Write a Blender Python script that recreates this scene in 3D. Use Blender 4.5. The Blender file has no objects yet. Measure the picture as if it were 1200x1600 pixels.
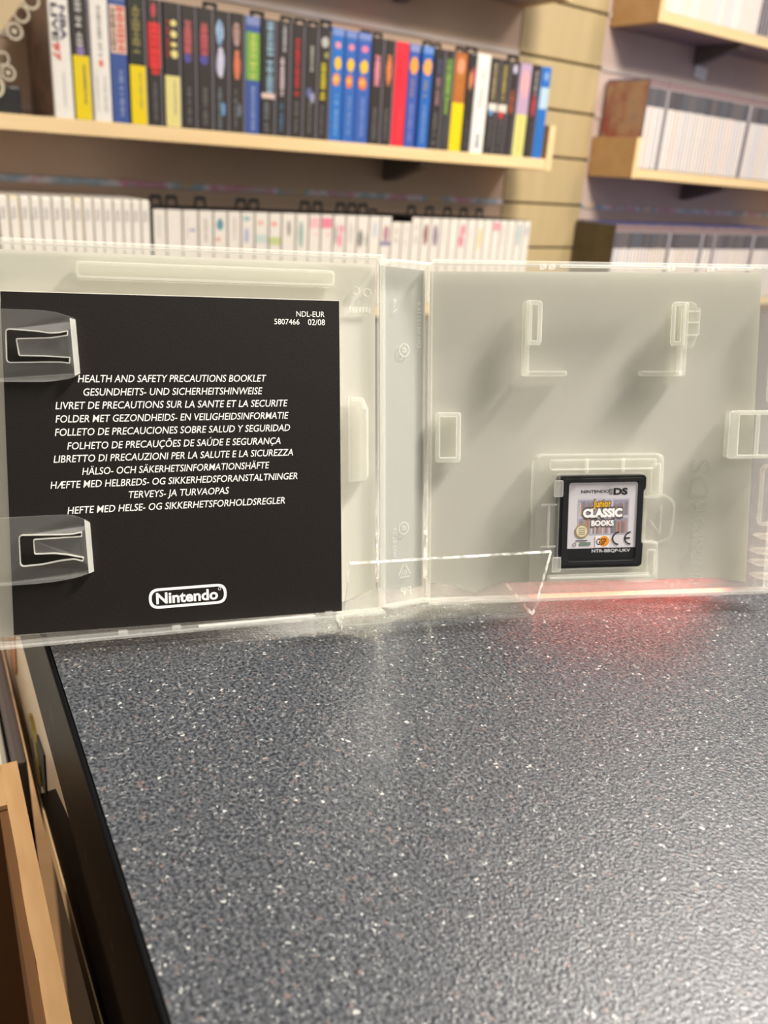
import bpy, bmesh, math, random
from mathutils import Vector, Matrix
random.seed(7)
sc = bpy.context.scene
col = sc.collection

# ------------------------------------------------------------------ camera
CAM_H = 0.1512
cam = bpy.data.cameras.new('camera')
cam.sensor_fit = 'HORIZONTAL'; cam.sensor_width = 36.0; cam.lens = 36.0 * 1319 / 1200
cam.clip_start = 0.01; cam.clip_end = 30
cam.dof.use_dof = True; cam.dof.focus_distance = 0.272; cam.dof.aperture_fstop = 20.0
cam_ob = bpy.data.objects.new('camera', cam); col.objects.link(cam_ob)
cam_ob.matrix_world = Matrix(((0.99754639, -0.07000862, 0.0, 0.0),
                              (0.02618165, 0.37306, -0.92743774, 0.0),
                              (0.06492863, 0.92516216, 0.3739776, CAM_H),
                              (0, 0, 0, 1)))
sc.camera = cam_ob

# ------------------------------------------------------------------ light
sc.view_settings.view_transform = 'Standard'
sc.view_settings.look = 'None'
sc.view_settings.exposure = 0.0
sc.view_settings.gamma = 1.0
sc.view_settings.use_curve_mapping = False
sc.cycles.use_denoising = True
sc.cycles.max_bounces = 12
sc.cycles.transparent_max_bounces = 24
sc.cycles.sample_clamp_indirect = 6.0

world = bpy.data.worlds.new('world'); sc.world = world; world.use_nodes = True
bgn = world.node_tree.nodes['Background']
bgn.inputs[0].default_value = (1.0, 0.93, 0.85, 1); bgn.inputs[1].default_value = 0.34


def lamp(name, loc, target, size, power, colour, spread=180):
    d = bpy.data.lights.new(name, 'AREA'); d.shape = 'DISK'; d.size = size
    d.energy = power; d.color = colour; d.spread = math.radians(spread)
    o = bpy.data.objects.new(name, d); col.objects.link(o); o.location = loc
    o.rotation_euler = (Vector(target) - Vector(loc)).to_track_quat('-Z', 'Y').to_euler()
    return o


CASE_C = (0.03, 0.28, 0.06)
lamp('ceiling_spot_right', (1.00, 0.51, 1.46), CASE_C, 0.24, 21.5, (1.0, 0.94, 0.86), 75)
lamp('ceiling_spot_shelves', (0.75, 1.20, 1.55), (0.15, 0.1, 0.0), 0.34, 5, (1.0, 0.93, 0.86), 90)
lamp('ceiling_spot_back', (-0.06, 1.12, 0.53), (0.075, 0.29, 0.0), 0.12, 0.12, (1.0, 0.92, 0.80), 12)
red = lamp('added_red_light', (0.132, 0.435, 0.017), (0.088, 0.28, 0.0), 0.10, 0.018, (1.0, 0.08, 0.035), 60)  # added unseen red lamp for the glow on the counter, no device modelled
red.data.shape = 'RECTANGLE'; red.data.size_y = 0.012
lamp('fill_light_front', (0.3, -1.2, 1.5), (0.3, 0.8, 0.0), 0.8, 2.7, (1.0, 0.93, 0.86), 120)  # added soft fill behind the camera, lifts the shadows in the case
lamp('ceiling_spot_left', (-1.0, 0.35, 1.2), (-0.3, 0.22, -0.3), 0.25, 3.4, (1.0, 0.88, 0.72), 60)
lamp('ceiling_panel_left', (0.9, 0.55, 1.6), (0.5, 1.7, 0.1), 0.6, 25, (1.0, 0.90, 0.76), 110)
lamp('ceiling_panel_right', (2.2, 1.2, 1.7), (1.6, 2.1, 0.2), 0.6, 12, (1.0, 0.94, 0.90), 110)

# ------------------------------------------------------------------ materials
MATS = {}


def new_mat(name):
    m = bpy.data.materials.new(name); m.use_nodes = True
    nt = m.node_tree
    for n in list(nt.nodes):
        nt.nodes.remove(n)
    out = nt.nodes.new('ShaderNodeOutputMaterial')
    return m, nt, out


def lin(c):
    return tuple(((v / 255) / 12.92 if v / 255 <= 0.04045 else ((v / 255 + 0.055) / 1.055) ** 2.4) for v in c)


def plain(name, rgb, rough=0.5, metal=0.0, var=0.06, scale=60, spec=0.5, coat=0.0, bump=0.0, bscale=400):
    """Principled with slight procedural variation of its colour; rgb is 0-255 sRGB."""
    if name in MATS:
        return MATS[name]
    m, nt, out = new_mat(name)
    b = nt.nodes.new('ShaderNodeBsdfPrincipled')
    c = lin(rgb)
    tc = nt.nodes.new('ShaderNodeTexCoord')
    no = nt.nodes.new('ShaderNodeTexNoise'); no.inputs['Scale'].default_value = scale
    nt.links.new(tc.outputs['Object'], no.inputs['Vector'])
    mx = nt.nodes.new('ShaderNodeMix'); mx.data_type = 'RGBA'
    mx.inputs[6].default_value = tuple(max(0, v * (1 - var)) for v in c) + (1,)
    mx.inputs[7].default_value = tuple(min(1, v * (1 + var)) for v in c) + (1,)
    nt.links.new(no.outputs['Fac'], mx.inputs[0])
    nt.links.new(mx.outputs[2], b.inputs['Base Color'])
    b.inputs['Roughness'].default_value = rough; b.inputs['Metallic'].default_value = metal
    b.inputs['Specular IOR Level'].default_value = spec
    b.inputs['Coat Weight'].default_value = coat
    if bump:
        n2 = nt.nodes.new('ShaderNodeTexNoise'); n2.inputs['Scale'].default_value = bscale
        nt.links.new(tc.outputs['Object'], n2.inputs['Vector'])
        bp = nt.nodes.new('ShaderNodeBump'); bp.inputs['Strength'].default_value = bump; bp.inputs['Distance'].default_value = 0.001
        nt.links.new(n2.outputs['Fac'], bp.inputs['Height']); nt.links.new(bp.outputs['Normal'], b.inputs['Normal'])
    nt.links.new(b.outputs[0], out.inputs[0])
    MATS[name] = m
    return m


def wood(name, c1, c2, rough=0.45, stretch=(4, 60, 60)):
    if name in MATS:
        return MATS[name]
    m, nt, out = new_mat(name)
    b = nt.nodes.new('ShaderNodeBsdfPrincipled')
    tc = nt.nodes.new('ShaderNodeTexCoord'); mp = nt.nodes.new('ShaderNodeMapping')
    mp.inputs['Scale'].default_value = stretch
    no = nt.nodes.new('ShaderNodeTexNoise'); no.inputs['Scale'].default_value = 1.0; no.inputs['Detail'].default_value = 5
    nt.links.new(tc.outputs['Object'], mp.inputs[0]); nt.links.new(mp.outputs[0], no.inputs['Vector'])
    rp = nt.nodes.new('ShaderNodeValToRGB')
    rp.color_ramp.elements[0].color = lin(c1) + (1,); rp.color_ramp.elements[0].position = 0.3
    rp.color_ramp.elements[1].color = lin(c2) + (1,); rp.color_ramp.elements[1].position = 0.7
    nt.links.new(no.outputs['Fac'], rp.inputs[0]); nt.links.new(rp.outputs[0], b.inputs['Base Color'])
    b.inputs['Roughness'].default_value = rough
    nt.links.new(b.outputs[0], out.inputs[0])
    MATS[name] = m
    return m


def front_fresnel(nt, fr):
    """reflect at the outer faces only, so that thin clear sheets do not mirror from inside"""
    ge = nt.nodes.new('ShaderNodeNewGeometry')
    inv = nt.nodes.new('ShaderNodeMath'); inv.operation = 'SUBTRACT'; inv.inputs[0].default_value = 1.0
    nt.links.new(ge.outputs['Backfacing'], inv.inputs[1])
    mu = nt.nodes.new('ShaderNodeMath'); mu.operation = 'MULTIPLY'
    nt.links.new(fr.outputs[0], mu.inputs[0]); nt.links.new(inv.outputs[0], mu.inputs[1])
    return mu.outputs[0]


def polyprop(name, milk=0.2, tint=(0.97, 0.97, 0.95), gloss=0.9, rough=0.16):
    """milky polypropylene: part clear, part scattering, with a soft sheen"""
    if name in MATS:
        return MATS[name]
    m, nt, out = new_mat(name)
    tr = nt.nodes.new('ShaderNodeBsdfTransparent'); tr.inputs[0].default_value = tint + (1,)
    df = nt.nodes.new('ShaderNodeBsdfDiffuse'); df.inputs[0].default_value = (0.92, 0.92, 0.89, 1)
    tl = nt.nodes.new('ShaderNodeBsdfTranslucent'); tl.inputs[0].default_value = (0.92, 0.91, 0.87, 1)
    m1 = nt.nodes.new('ShaderNodeMixShader'); m1.inputs[0].default_value = 0.45
    nt.links.new(df.outputs[0], m1.inputs[1]); nt.links.new(tl.outputs[0], m1.inputs[2])
    m2 = nt.nodes.new('ShaderNodeMixShader')
    no = nt.nodes.new('ShaderNodeTexNoise'); no.inputs['Scale'].default_value = 300
    tc = nt.nodes.new('ShaderNodeTexCoord'); nt.links.new(tc.outputs['Object'], no.inputs['Vector'])
    mr = nt.nodes.new('ShaderNodeMapRange'); mr.inputs[3].default_value = milk * 0.92; mr.inputs[4].default_value = milk * 1.08
    nt.links.new(no.outputs['Fac'], mr.inputs[0]); nt.links.new(mr.outputs[0], m2.inputs[0])
    nt.links.new(tr.outputs[0], m2.inputs[1]); nt.links.new(m1.outputs[0], m2.inputs[2])
    gl = nt.nodes.new('ShaderNodeBsdfGlossy'); gl.inputs[0].default_value = (1, 1, 1, 1); gl.inputs['Roughness'].default_value = rough
    fr = nt.nodes.new('ShaderNodeFresnel'); fr.inputs[0].default_value = 1.49
    mu = nt.nodes.new('ShaderNodeMath'); mu.operation = 'MULTIPLY'; mu.inputs[1].default_value = gloss
    nt.links.new(front_fresnel(nt, fr), mu.inputs[0])
    m3 = nt.nodes.new('ShaderNodeMixShader')
    nt.links.new(mu.outputs[0], m3.inputs[0]); nt.links.new(m2.outputs[0], m3.inputs[1]); nt.links.new(gl.outputs[0], m3.inputs[2])
    nt.links.new(m3.outputs[0], out.inputs[0])
    MATS[name] = m
    return m


def paper(name, rgb, trans=0.25):
    """paper that lets some light through"""
    if name in MATS:
        return MATS[name]
    m, nt, out = new_mat(name)
    c = lin(rgb) + (1,)
    df = nt.nodes.new('ShaderNodeBsdfDiffuse'); tl = nt.nodes.new('ShaderNodeBsdfTranslucent')
    tc = nt.nodes.new('ShaderNodeTexCoord')
    no = nt.nodes.new('ShaderNodeTexNoise'); no.inputs['Scale'].default_value = 25
    nt.links.new(tc.outputs['Object'], no.inputs['Vector'])
    mx = nt.nodes.new('ShaderNodeMix'); mx.data_type = 'RGBA'
    mx.inputs[6].default_value = tuple(v * 0.97 for v in c[:3]) + (1,); mx.inputs[7].default_value = c
    nt.links.new(no.outputs['Fac'], mx.inputs[0])
    nt.links.new(mx.outputs[2], df.inputs[0]); nt.links.new(mx.outputs[2], tl.inputs[0])
    mm = nt.nodes.new('ShaderNodeMixShader'); mm.inputs[0].default_value = trans
    nt.links.new(df.outputs[0], mm.inputs[1]); nt.links.new(tl.outputs[0], mm.inputs[2])
    nt.links.new(mm.outputs[0], out.inputs[0])
    MATS[name] = m
    return m


def laminate():
    m, nt, out = new_mat('speckled_laminate')
    b = nt.nodes.new('ShaderNodeBsdfPrincipled')
    tc = nt.nodes.new('ShaderNodeTexCoord')
    # warp the coordinates a little so the flecks are ragged
    nw = nt.nodes.new('ShaderNodeTexNoise'); nw.inputs['Scale'].default_value = 900
    nt.links.new(tc.outputs['Object'], nw.inputs['Vector'])
    ad = nt.nodes.new('ShaderNodeMixRGB'); ad.blend_type = 'LINEAR_LIGHT'; ad.inputs[0].default_value = 0.0012
    nt.links.new(tc.outputs['Object'], ad.inputs[1]); nt.links.new(nw.outputs['Color'], ad.inputs[2])
    base = nt.nodes.new('ShaderNodeTexNoise'); base.inputs['Scale'].default_value = 950; base.inputs['Detail'].default_value = 3
    nt.links.new(tc.outputs['Object'], base.inputs['Vector'])
    r0 = nt.nodes.new('ShaderNodeValToRGB')
    r0.color_ramp.elements[0].position = 0.36; r0.color_ramp.elements[0].color = lin((17, 20, 26)) + (1,)
    r0.color_ramp.elements[1].position = 0.66; r0.color_ramp.elements[1].color = lin((64, 66, 69)) + (1,)
    nt.links.new(base.outputs['Fac'], r0.inputs[0])
    prev = r0.outputs[0]
    for sc_, cut, c in ((1000, 0.86, (96, 97, 97)), (860, 0.970, (132, 132, 129)), (1300, 0.78, (16, 18, 23)), (700, 0.93, (80, 68, 65))):
        v = nt.nodes.new('ShaderNodeTexVoronoi'); v.inputs['Scale'].default_value = sc_
        nt.links.new(ad.outputs[0], v.inputs['Vector'])
        sep = nt.nodes.new('ShaderNodeSeparateColor'); nt.links.new(v.outputs['Color'], sep.inputs[0])
        g = nt.nodes.new('ShaderNodeMath'); g.operation = 'GREATER_THAN'; g.inputs[1].default_value = cut
        nt.links.new(sep.outputs[0], g.inputs[0])
        d = nt.nodes.new('ShaderNodeMapRange'); d.inputs[1].default_value = 0.25; d.inputs[2].default_value = 0.5
        d.inputs[3].default_value = 1.0; d.inputs[4].default_value = 0.0
        nt.links.new(v.outputs['Distance'], d.inputs[0])
        mu = nt.nodes.new('ShaderNodeMath'); mu.operation = 'MULTIPLY'
        nt.links.new(g.outputs[0], mu.inputs[0]); nt.links.new(d.outputs[0], mu.inputs[1])
        mx = nt.nodes.new('ShaderNodeMix'); mx.data_type = 'RGBA'
        mx.inputs[7].default_value = lin(c) + (1,)
        nt.links.new(mu.outputs[0], mx.inputs[0]); nt.links.new(prev, mx.inputs[6])
        prev = mx.outputs[2]
    nt.links.new(prev, b.inputs['Base Color'])
    b.inputs['Roughness'].default_value = 0.31
    b.inputs['Specular IOR Level'].default_value = 0.5
    n2 = nt.nodes.new('ShaderNodeTexNoise'); n2.inputs['Scale'].default_value = 1100; n2.inputs['Detail'].default_value = 2
    nt.links.new(tc.outputs['Object'], n2.inputs['Vector'])
    bp = nt.nodes.new('ShaderNodeBump'); bp.inputs['Strength'].default_value = 0.35; bp.inputs['Distance'].default_value = 0.0006
    nt.links.new(n2.outputs['Fac'], bp.inputs['Height']); nt.links.new(bp.outputs['Normal'], b.inputs['Normal'])
    nt.links.new(b.outputs[0], out.inputs[0])
    return m


def acrylic(name='clear_acrylic', edge=False):
    if name in MATS:
        return MATS[name]
    m, nt, out = new_mat(name)
    tr = nt.nodes.new('ShaderNodeBsdfTransparent'); tr.inputs[0].default_value = (0.985, 0.985, 0.975, 1)
    gl = nt.nodes.new('ShaderNodeBsdfGlossy'); gl.inputs['Roughness'].default_value = 0.03 if not edge else 0.2
    fr = nt.nodes.new('ShaderNodeFresnel'); fr.inputs[0].default_value = 1.49
    mm = nt.nodes.new('ShaderNodeMixShader')
    nt.links.new(front_fresnel(nt, fr), mm.inputs[0])
    first = tr
    if edge:
        df = nt.nodes.new('ShaderNodeBsdfDiffuse'); df.inputs[0].default_value = (0.9, 0.9, 0.86, 1)
        tl = nt.nodes.new('ShaderNodeBsdfTranslucent'); tl.inputs[0].default_value = (0.9, 0.9, 0.86, 1)
        md = nt.nodes.new('ShaderNodeMixShader'); md.inputs[0].default_value = 0.5
        nt.links.new(df.outputs[0], md.inputs[1]); nt.links.new(tl.outputs[0], md.inputs[2])
        me = nt.nodes.new('ShaderNodeMixShader')
        no = nt.nodes.new('ShaderNodeTexNoise'); no.inputs['Scale'].default_value = 260
        tc = nt.nodes.new('ShaderNodeTexCoord'); nt.links.new(tc.outputs['Object'], no.inputs['Vector'])
        mr = nt.nodes.new('ShaderNodeMapRange'); mr.inputs[1].default_value = 0.35; mr.inputs[2].default_value = 0.7; mr.inputs[3].default_value = 0.1; mr.inputs[4].default_value = 0.75
        nt.links.new(no.outputs['Fac'], mr.inputs[0]); nt.links.new(mr.outputs[0], me.inputs[0])
        nt.links.new(tr.outputs[0], me.inputs[1]); nt.links.new(md.outputs[0], me.inputs[2])
        first = me
    nt.links.new(first.outputs[0], mm.inputs[1]); nt.links.new(gl.outputs[0], mm.inputs[2])
    nt.links.new(mm.outputs[0], out.inputs[0])
    MATS[name] = m
    return m


def ink(rgb):
    return plain('print_%d_%d_%d' % tuple(rgb), rgb, rough=0.42, var=0.05, scale=90)


def cover_art(name, cols, scale=18, rough=0.3):
    if name in MATS:
        return MATS[name]
    m, nt, out = new_mat(name)
    b = nt.nodes.new('ShaderNodeBsdfPrincipled')
    tc = nt.nodes.new('ShaderNodeTexCoord')
    no = nt.nodes.new('ShaderNodeTexNoise'); no.inputs['Scale'].default_value = scale; no.inputs['Detail'].default_value = 4
    nt.links.new(tc.outputs['Object'], no.inputs['Vector'])
    rp = nt.nodes.new('ShaderNodeValToRGB')
    el = rp.color_ramp.elements
    n = len(cols)
    el[0].position = 0.3; el[0].color = lin(cols[0]) + (1,)
    el[1].position = 0.7; el[1].color = lin(cols[-1]) + (1,)
    for i in range(1, n - 1):
        e = el.new(0.3 + 0.4 * i / (n - 1)); e.color = lin(cols[i]) + (1,)
    nt.links.new(no.outputs['Fac'], rp.inputs[0]); nt.links.new(rp.outputs[0], b.inputs['Base Color'])
    b.inputs['Roughness'].default_value = rough
    nt.links.new(b.outputs[0], out.inputs[0])
    MATS[name] = m
    return m


# ------------------------------------------------------------------ mesh helpers
class MB:
    """collects shapes, then links them as ONE mesh object"""

    def __init__(self, fn=None):
        self.v = []; self.f = []; self.mi = []; self.mats = []; self.fn = fn or (lambda x, y, z: Vector((x, y, z)))

    def slot(self, m):
        if m not in self.mats:
            self.mats.append(m)
        return self.mats.index(m)

    def add(self, verts, faces, m, fn=None):
        fn = fn or self.fn
        k = len(self.v); s = self.slot(m)
        self.v += [fn(*p) for p in verts]
        for f in faces:
            self.f.append(tuple(i + k for i in f)); self.mi.append(s)

    def box(self, x0, x1, y0, y1, z0, z1, m, bev=0.0, seg=2, fn=None):
        bm = bmesh.new()
        vs = [bm.verts.new((x, y, z)) for x in (x0, x1) for y in (y0, y1) for z in (z0, z1)]
        for q in ((0, 1, 3, 2), (4, 6, 7, 5), (0, 4, 5, 1), (2, 3, 7, 6), (0, 2, 6, 4), (1, 5, 7, 3)):
            bm.faces.new([vs[i] for i in q])
        if bev > 0:
            bmesh.ops.bevel(bm, geom=bm.edges[:], offset=bev, segments=seg, affect='EDGES', profile=0.5)
        bm.verts.index_update()
        self.add([tuple(v.co) for v in bm.verts], [[v.index for v in f.verts] for f in bm.faces], m, fn)
        bm.free()

    def prism(self, pts, y0, y1, m, fn=None):
        """polygon in (x, z) pulled from y0 to y1"""
        n = len(pts)
        vs = [(x, y0, z) for x, z in pts] + [(x, y1, z) for x, z in pts]
        fs = [list(range(n)), list(range(2 * n - 1, n - 1, -1))] + [[i, i + n, (i + 1) % n + n, (i + 1) % n] for i in range(n)]
        self.add(vs, fs, m, fn)

    def quad(self, x0, x1, z0, z1, y, m, fn=None):
        self.add([(x0, y, z0), (x1, y, z0), (x1, y, z1), (x0, y, z1)], [(0, 1, 2, 3)], m, fn)

    def poly(self, pts, y, m, fn=None):
        self.add([(x, y, z) for x, z in pts], [tuple(range(len(pts)))], m, fn)

    def flat(self, data, m, y, th=0.0, fn=None, place=lambda x, z: (x, z)):
        """2-D outline data from text_data / shape_data laid into the (x, z) plane at depth y"""
        vs, fs = data
        self.add([(place(p[0], p[1])[0], y - p[2] if th else y, place(p[0], p[1])[1]) for p in vs], fs, m, fn)

    def build(self, name, parent=None, loc=None, smooth=False, fix=True, weld=False):
        me = bpy.data.meshes.new(name)
        off = Vector(loc) if loc is not None else Vector((0, 0, 0))
        me.from_pydata([tuple(p - off) for p in self.v], [], self.f)
        for m in self.mats:
            me.materials.append(m)
        me.polygons.foreach_set('material_index', self.mi)
        if fix:
            bm = bmesh.new(); bm.from_mesh(me)
            if weld:
                bmesh.ops.remove_doubles(bm, verts=bm.verts[:], dist=1e-6)
            bmesh.ops.recalc_face_normals(bm, faces=bm.faces[:]); bm.to_mesh(me); bm.free()
        if smooth:
            me.polygons.foreach_set('use_smooth', [True] * len(me.polygons))
        me.update()
        o = bpy.data.objects.new(name, me); col.objects.link(o)
        if parent is not None:
            o.parent = parent
        elif loc is not None:
            o.location = loc
        return o


def curve_mesh(cu):
    o = bpy.data.objects.new('tmp', cu); col.objects.link(o)
    bpy.context.view_layer.update()
    dg = bpy.context.evaluated_depsgraph_get()
    me = bpy.data.meshes.new_from_object(o.evaluated_get(dg))
    data = ([tuple(v.co) for v in me.vertices], [tuple(p.vertices) for p in me.polygons])
    bpy.data.objects.remove(o); bpy.data.meshes.remove(me); bpy.data.curves.remove(cu)
    return data


_TXT = {}


def text_data(body, width=None, height=None, shear=0.0, bold=0.0, spacing=1.0, centre=True):
    """glyph outlines as flat faces, fitted to a width and a height"""
    key = (body, shear, bold, spacing)
    if key not in _TXT:
        cu = bpy.data.curves.new('tmp', 'FONT'); cu.body = body; cu.size = 1.0; cu.shear = shear
        cu.offset = bold; cu.space_character = spacing; cu.resolution_u = 3; cu.fill_mode = 'FRONT'
        _TXT[key] = curve_mesh(cu)
    if 'H' not in _TXT:
        cu = bpy.data.curves.new('tmp', 'FONT'); cu.body = 'H'; cu.size = 1.0
        hv = curve_mesh(cu)[0]
        _TXT['H'] = (min(v[1] for v in hv), max(v[1] for v in hv))
    vs, fs = _TXT[key]
    x0 = min(v[0] for v in vs); x1 = max(v[0] for v in vs); y0, y1 = _TXT['H']
    kx = (width / (x1 - x0)) if width else None; ky = (height / (y1 - y0)) if height else None
    kx = kx or ky; ky = ky or kx
    cx, cy = ((x0 + x1) / 2, (y0 + y1) / 2) if centre else (x0, 0)
    return [((v[0] - cx) * kx, (v[1] - cy) * ky, 0.0) for v in vs], fs


def shape_data(loops, ext=0.0, bev=0.0):
    """a filled outline (first loop) with holes, pulled and edge-rounded"""
    cu = bpy.data.curves.new('tmp', 'CURVE'); cu.dimensions = '2D'; cu.fill_mode = 'BOTH'
    cu.extrude = ext / 2; cu.bevel_depth = bev; cu.bevel_resolution = 1
    for lp in loops:
        sp = cu.splines.new('POLY'); sp.points.add(len(lp) - 1); sp.use_cyclic_u = True
        for p, q in zip(sp.points, lp):
            p.co = (q[0], q[1], 0, 1)
    return curve_mesh(cu)


def rounded(pts, r, n=5):
    """polygon with rounded corners; r one radius or one per corner"""
    out = []
    N = len(pts)
    for i, p in enumerate(pts):
        p = Vector(p); a = Vector(pts[i - 1]) - p; b = Vector(pts[(i + 1) % N]) - p
        rr = r[i] if isinstance(r, (list, tuple)) else r
        rr = min(rr, a.length * 0.48, b.length * 0.48)
        if rr <= 0:
            out.append(tuple(p)); continue
        p0 = p + a.normalized() * rr; p1 = p + b.normalized() * rr
        for k in range(n + 1):
            t = k / n
            q = p0 * (1 - t) ** 2 + p * 2 * t * (1 - t) + p1 * t * t
            out.append((q.x, q.y))
    return out


def circle(cx, cy, r, n=28):
    return [(cx + r * math.cos(2 * math.pi * k / n), cy + r * math.sin(2 * math.pi * k / n)) for k in range(n)]


def rect(x0, x1, y0, y1):
    return [(x0, y0), (x1, y0), (x1, y1), (x0, y1)]


def tag(o, label, cat, group=None):
    o['label'] = label; o['category'] = cat
    if group:
        o['group'] = group
    return o


def struct(o):
    o['kind'] = 'structure'
    return o


def thing(name, label, cat, loc=(0, 0, 0), rz=0.0, group=None, ry=0.0):
    o = bpy.data.objects.new(name, None); col.objects.link(o)
    o.empty_display_size = 0.02
    o.location = loc; o.rotation_euler = (0, ry, rz)
    return tag(o, label, cat, group)


def dup(root, loc, label=None):
    r = root.copy(); col.objects.link(r); r.location = loc
    if label:
        r['label'] = label
    for ch in list(root.children):
        c = ch.copy(); col.objects.link(c); c.parent = r
        for g in list(ch.children):
            d = g.copy(); col.objects.link(d); d.parent = c
    return r


ORD = ['first', 'second', 'third', 'fourth', 'fifth', 'sixth', 'seventh', 'eighth', 'ninth', 'tenth', 'eleventh', 'twelfth', 'thirteenth',
       'fourteenth', 'fifteenth', 'sixteenth', 'seventeenth', 'eighteenth', 'nineteenth', 'twentieth']
TENS = {20: 'twenty', 30: 'thirty', 40: 'forty', 50: 'fifty'}


def ordinal(n):
    if n <= 20:
        return ORD[n - 1]
    t = n // 10 * 10
    if n == t:
        return TENS[t][:-1] + 'ieth'
    return TENS[t] + '-' + ORD[n - t - 1]


# ------------------------------------------------------------------ frames of reference
AZW = math.atan2(0.60591607, 0.79552858)          # the shelf wall runs off to the right
WX = Vector((0.79552858, 0.60591607, 0)); WY = Vector((-0.60591607, 0.79552858, 0))
DZ = 0.0018
FRONT = 1.46; BACK = 1.605


def W(a, d, z):
    return WX * a + WY * d + Vector((0, 0, z + DZ))


AZC = math.atan2(-0.8668, 0.4986)                 # the counter's left edge
CA = Vector((-0.1044, 0.2345, 0.0))

# ------------------------------------------------------------------ the room
m_wall = plain('slatwall_dark', (204, 178, 155), rough=0.55, var=0.08, scale=9)
m_wall_r = plain('slatwall_grey', (206, 184, 176), rough=0.5, var=0.06, scale=9)
m_groove = plain('groove_dark', (48, 40, 34), rough=0.7)
m_strip = wood('pale_slat', (186, 168, 128), (196, 178, 138), rough=0.5, stretch=(30, 10, 3))
m_alu = plain('pale_rail', (214, 200, 192), rough=0.25, metal=0.15, var=0.15, scale=14)
m_rail_refl = cover_art('rail_reflections', [(214, 206, 200), (196, 188, 186), (220, 150, 176), (226, 222, 230), (160, 184, 206), (214, 180, 130), (230, 226, 236)], 9)  # colours of the game cases' reflections painted onto the rail
GR = [-0.53, -0.42, -0.315, -0.2175, -0.1125, -0.0085, 0.0977, 0.2081, 0.3131, 0.4195, 0.5355, 0.645, 0.75, 0.855, 0.96]


def planks(mb, a0, a1, mat, th=0.012, gap=0.0045, bev=0.0015):
    zs = [-0.9] + GR + [1.06]
    for z0, z1 in zip(zs[:-1], zs[1:]):
        mb.box(a0, a1, 0, th, z0 + gap, z1 - gap, mat, bev=bev, seg=1)


wloc = W(0, BACK, 0)
mb = MB(); planks(mb, -1.6, 1.517, m_wall); planks(mb, 1.8, 3.6, m_wall_r)
mb.box(-1.6, 3.6, 0.0125, 0.03, -0.9, 1.06, m_groove)
wall = struct(mb.build('wall_back')); wall.location = wloc; wall.rotation_euler = (0, 0, AZW)
mb = MB(); planks(mb, 1.519, 1.798, m_strip, gap=0.0025, bev=0.002)
mb.box(1.5175, 1.7995, 0.009, 0.012, -0.9, 1.06, m_groove)
st = struct(mb.build('trim_1')); st.location = W(0, BACK - 0.001, 0); st.rotation_euler = (0, 0, AZW)
mb = MB()
for z in GR:
    for a0, a1 in ((-1.6, 1.516), (1.802, 3.6)):
        mb.box(a0, a1, -0.0035, 0.004, z - 0.006, z + 0.006, m_rail_refl if z == 0.0977 else m_alu, bev=0.001, seg=1)
rl = struct(mb.build('trim_2')); rl.location = wloc; rl.rotation_euler = (0, 0, AZW)
mb = MB(); mb.box(0.437, 0.452, -0.004, -0.0005, 0.2, 1.06, m_groove)
sm = struct(mb.build('trim_3')); sm.location = wloc; sm.rotation_euler = (0, 0, AZW)
mb = MB(); mb.box(-3, 3.5, -1.5, 3.6, -0.93, -0.9, wood('floor_boards', (176, 140, 100), (196, 160, 118), stretch=(3, 20, 20)))
struct(mb.build('floor'))

# ------------------------------------------------------------------ the counter
lam = laminate()
m_black = plain('black_edging', (7, 7, 8), rough=0.5, var=0.3, scale=120, spec=0.03)
m_base = plain('counter_carcass', (24, 18, 14), rough=0.7)
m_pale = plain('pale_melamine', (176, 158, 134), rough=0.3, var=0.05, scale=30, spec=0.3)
m_panel_refl = plain('panel_reflection_dark', (16, 11, 8), rough=0.45, spec=0.08)  # dark colour stands in for the carton's reflection in the panel
m_gap = plain('dark_gap', (22, 15, 10), rough=0.8)
m_brass = plain('brass_fitting', (120, 104, 52), rough=0.35, metal=0.7)
m_palee = wood('chipboard_edge', (196, 166, 124), (212, 182, 140), stretch=(60, 300, 300))
cnt = thing('shop_counter', 'dark speckled grey laminate counter with glossy black edging, in the foreground', 'counter', CA, AZC)
# local x runs along the left edge towards the viewer, local -y is away from the counter
mb = MB(); mb.box(-0.55, 0.55, 0.0, 1.2, -0.052, 0.0, lam)
mb.build('worktop', cnt)
mb = MB(); mb.box(-0.55, 0.55, -0.0018, -0.0001, -0.052, 0.0, m_black, bev=0.0009, seg=3)
es = mb.build('edge_strip', cnt, smooth=False)
mb = MB()
m_scr = plain('scratch_pale', (120, 120, 118), rough=0.5)
for x, z, l, an in ((-0.0043, -0.027, 0.006, -1.0), (0.0015, -0.0254, 0.006749999999999999, -1.05), (-0.0148, -0.0398, 0.0018, -1.5), (-0.0168, -0.0426, 0.003, -1.6), (0.0255, -0.0353, 0.0045000000000000005, -1.0), (0.0544, -0.0371, 0.0033, -1.0), (0.0724, -0.0353, 0.0024000000000000002, -1.2), (0.0818, -0.0319, 0.003, -1.1), (-0.0084, -0.0464, 0.00165, -1.7), (0.0197, -0.0464, 0.0024000000000000002, -1.6), (-0.0603, -0.0426, 0.0012000000000000001, -1.6), (0.0404, -0.0407, 0.0015, -1.0), (0.0904, -0.0345, 0.0033, -1.4), (0.0912, -0.0407, 0.0015, -1.4)):
    dx, dz = math.cos(an) * l / 2, math.sin(an) * l / 2
    nx, nz = -math.sin(an) * 0.00012, math.cos(an) * 0.00012
    mb.add([(x - dx - nx, -0.00185, z - dz - nz), (x + dx - nx, -0.00185, z + dz - nz), (x + dx + nx, -0.00185, z + dz + nz), (x - dx + nx, -0.00185, z - dz + nz)], [(0, 1, 2, 3)], m_scr)
mb.build('scratches', es)
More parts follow.
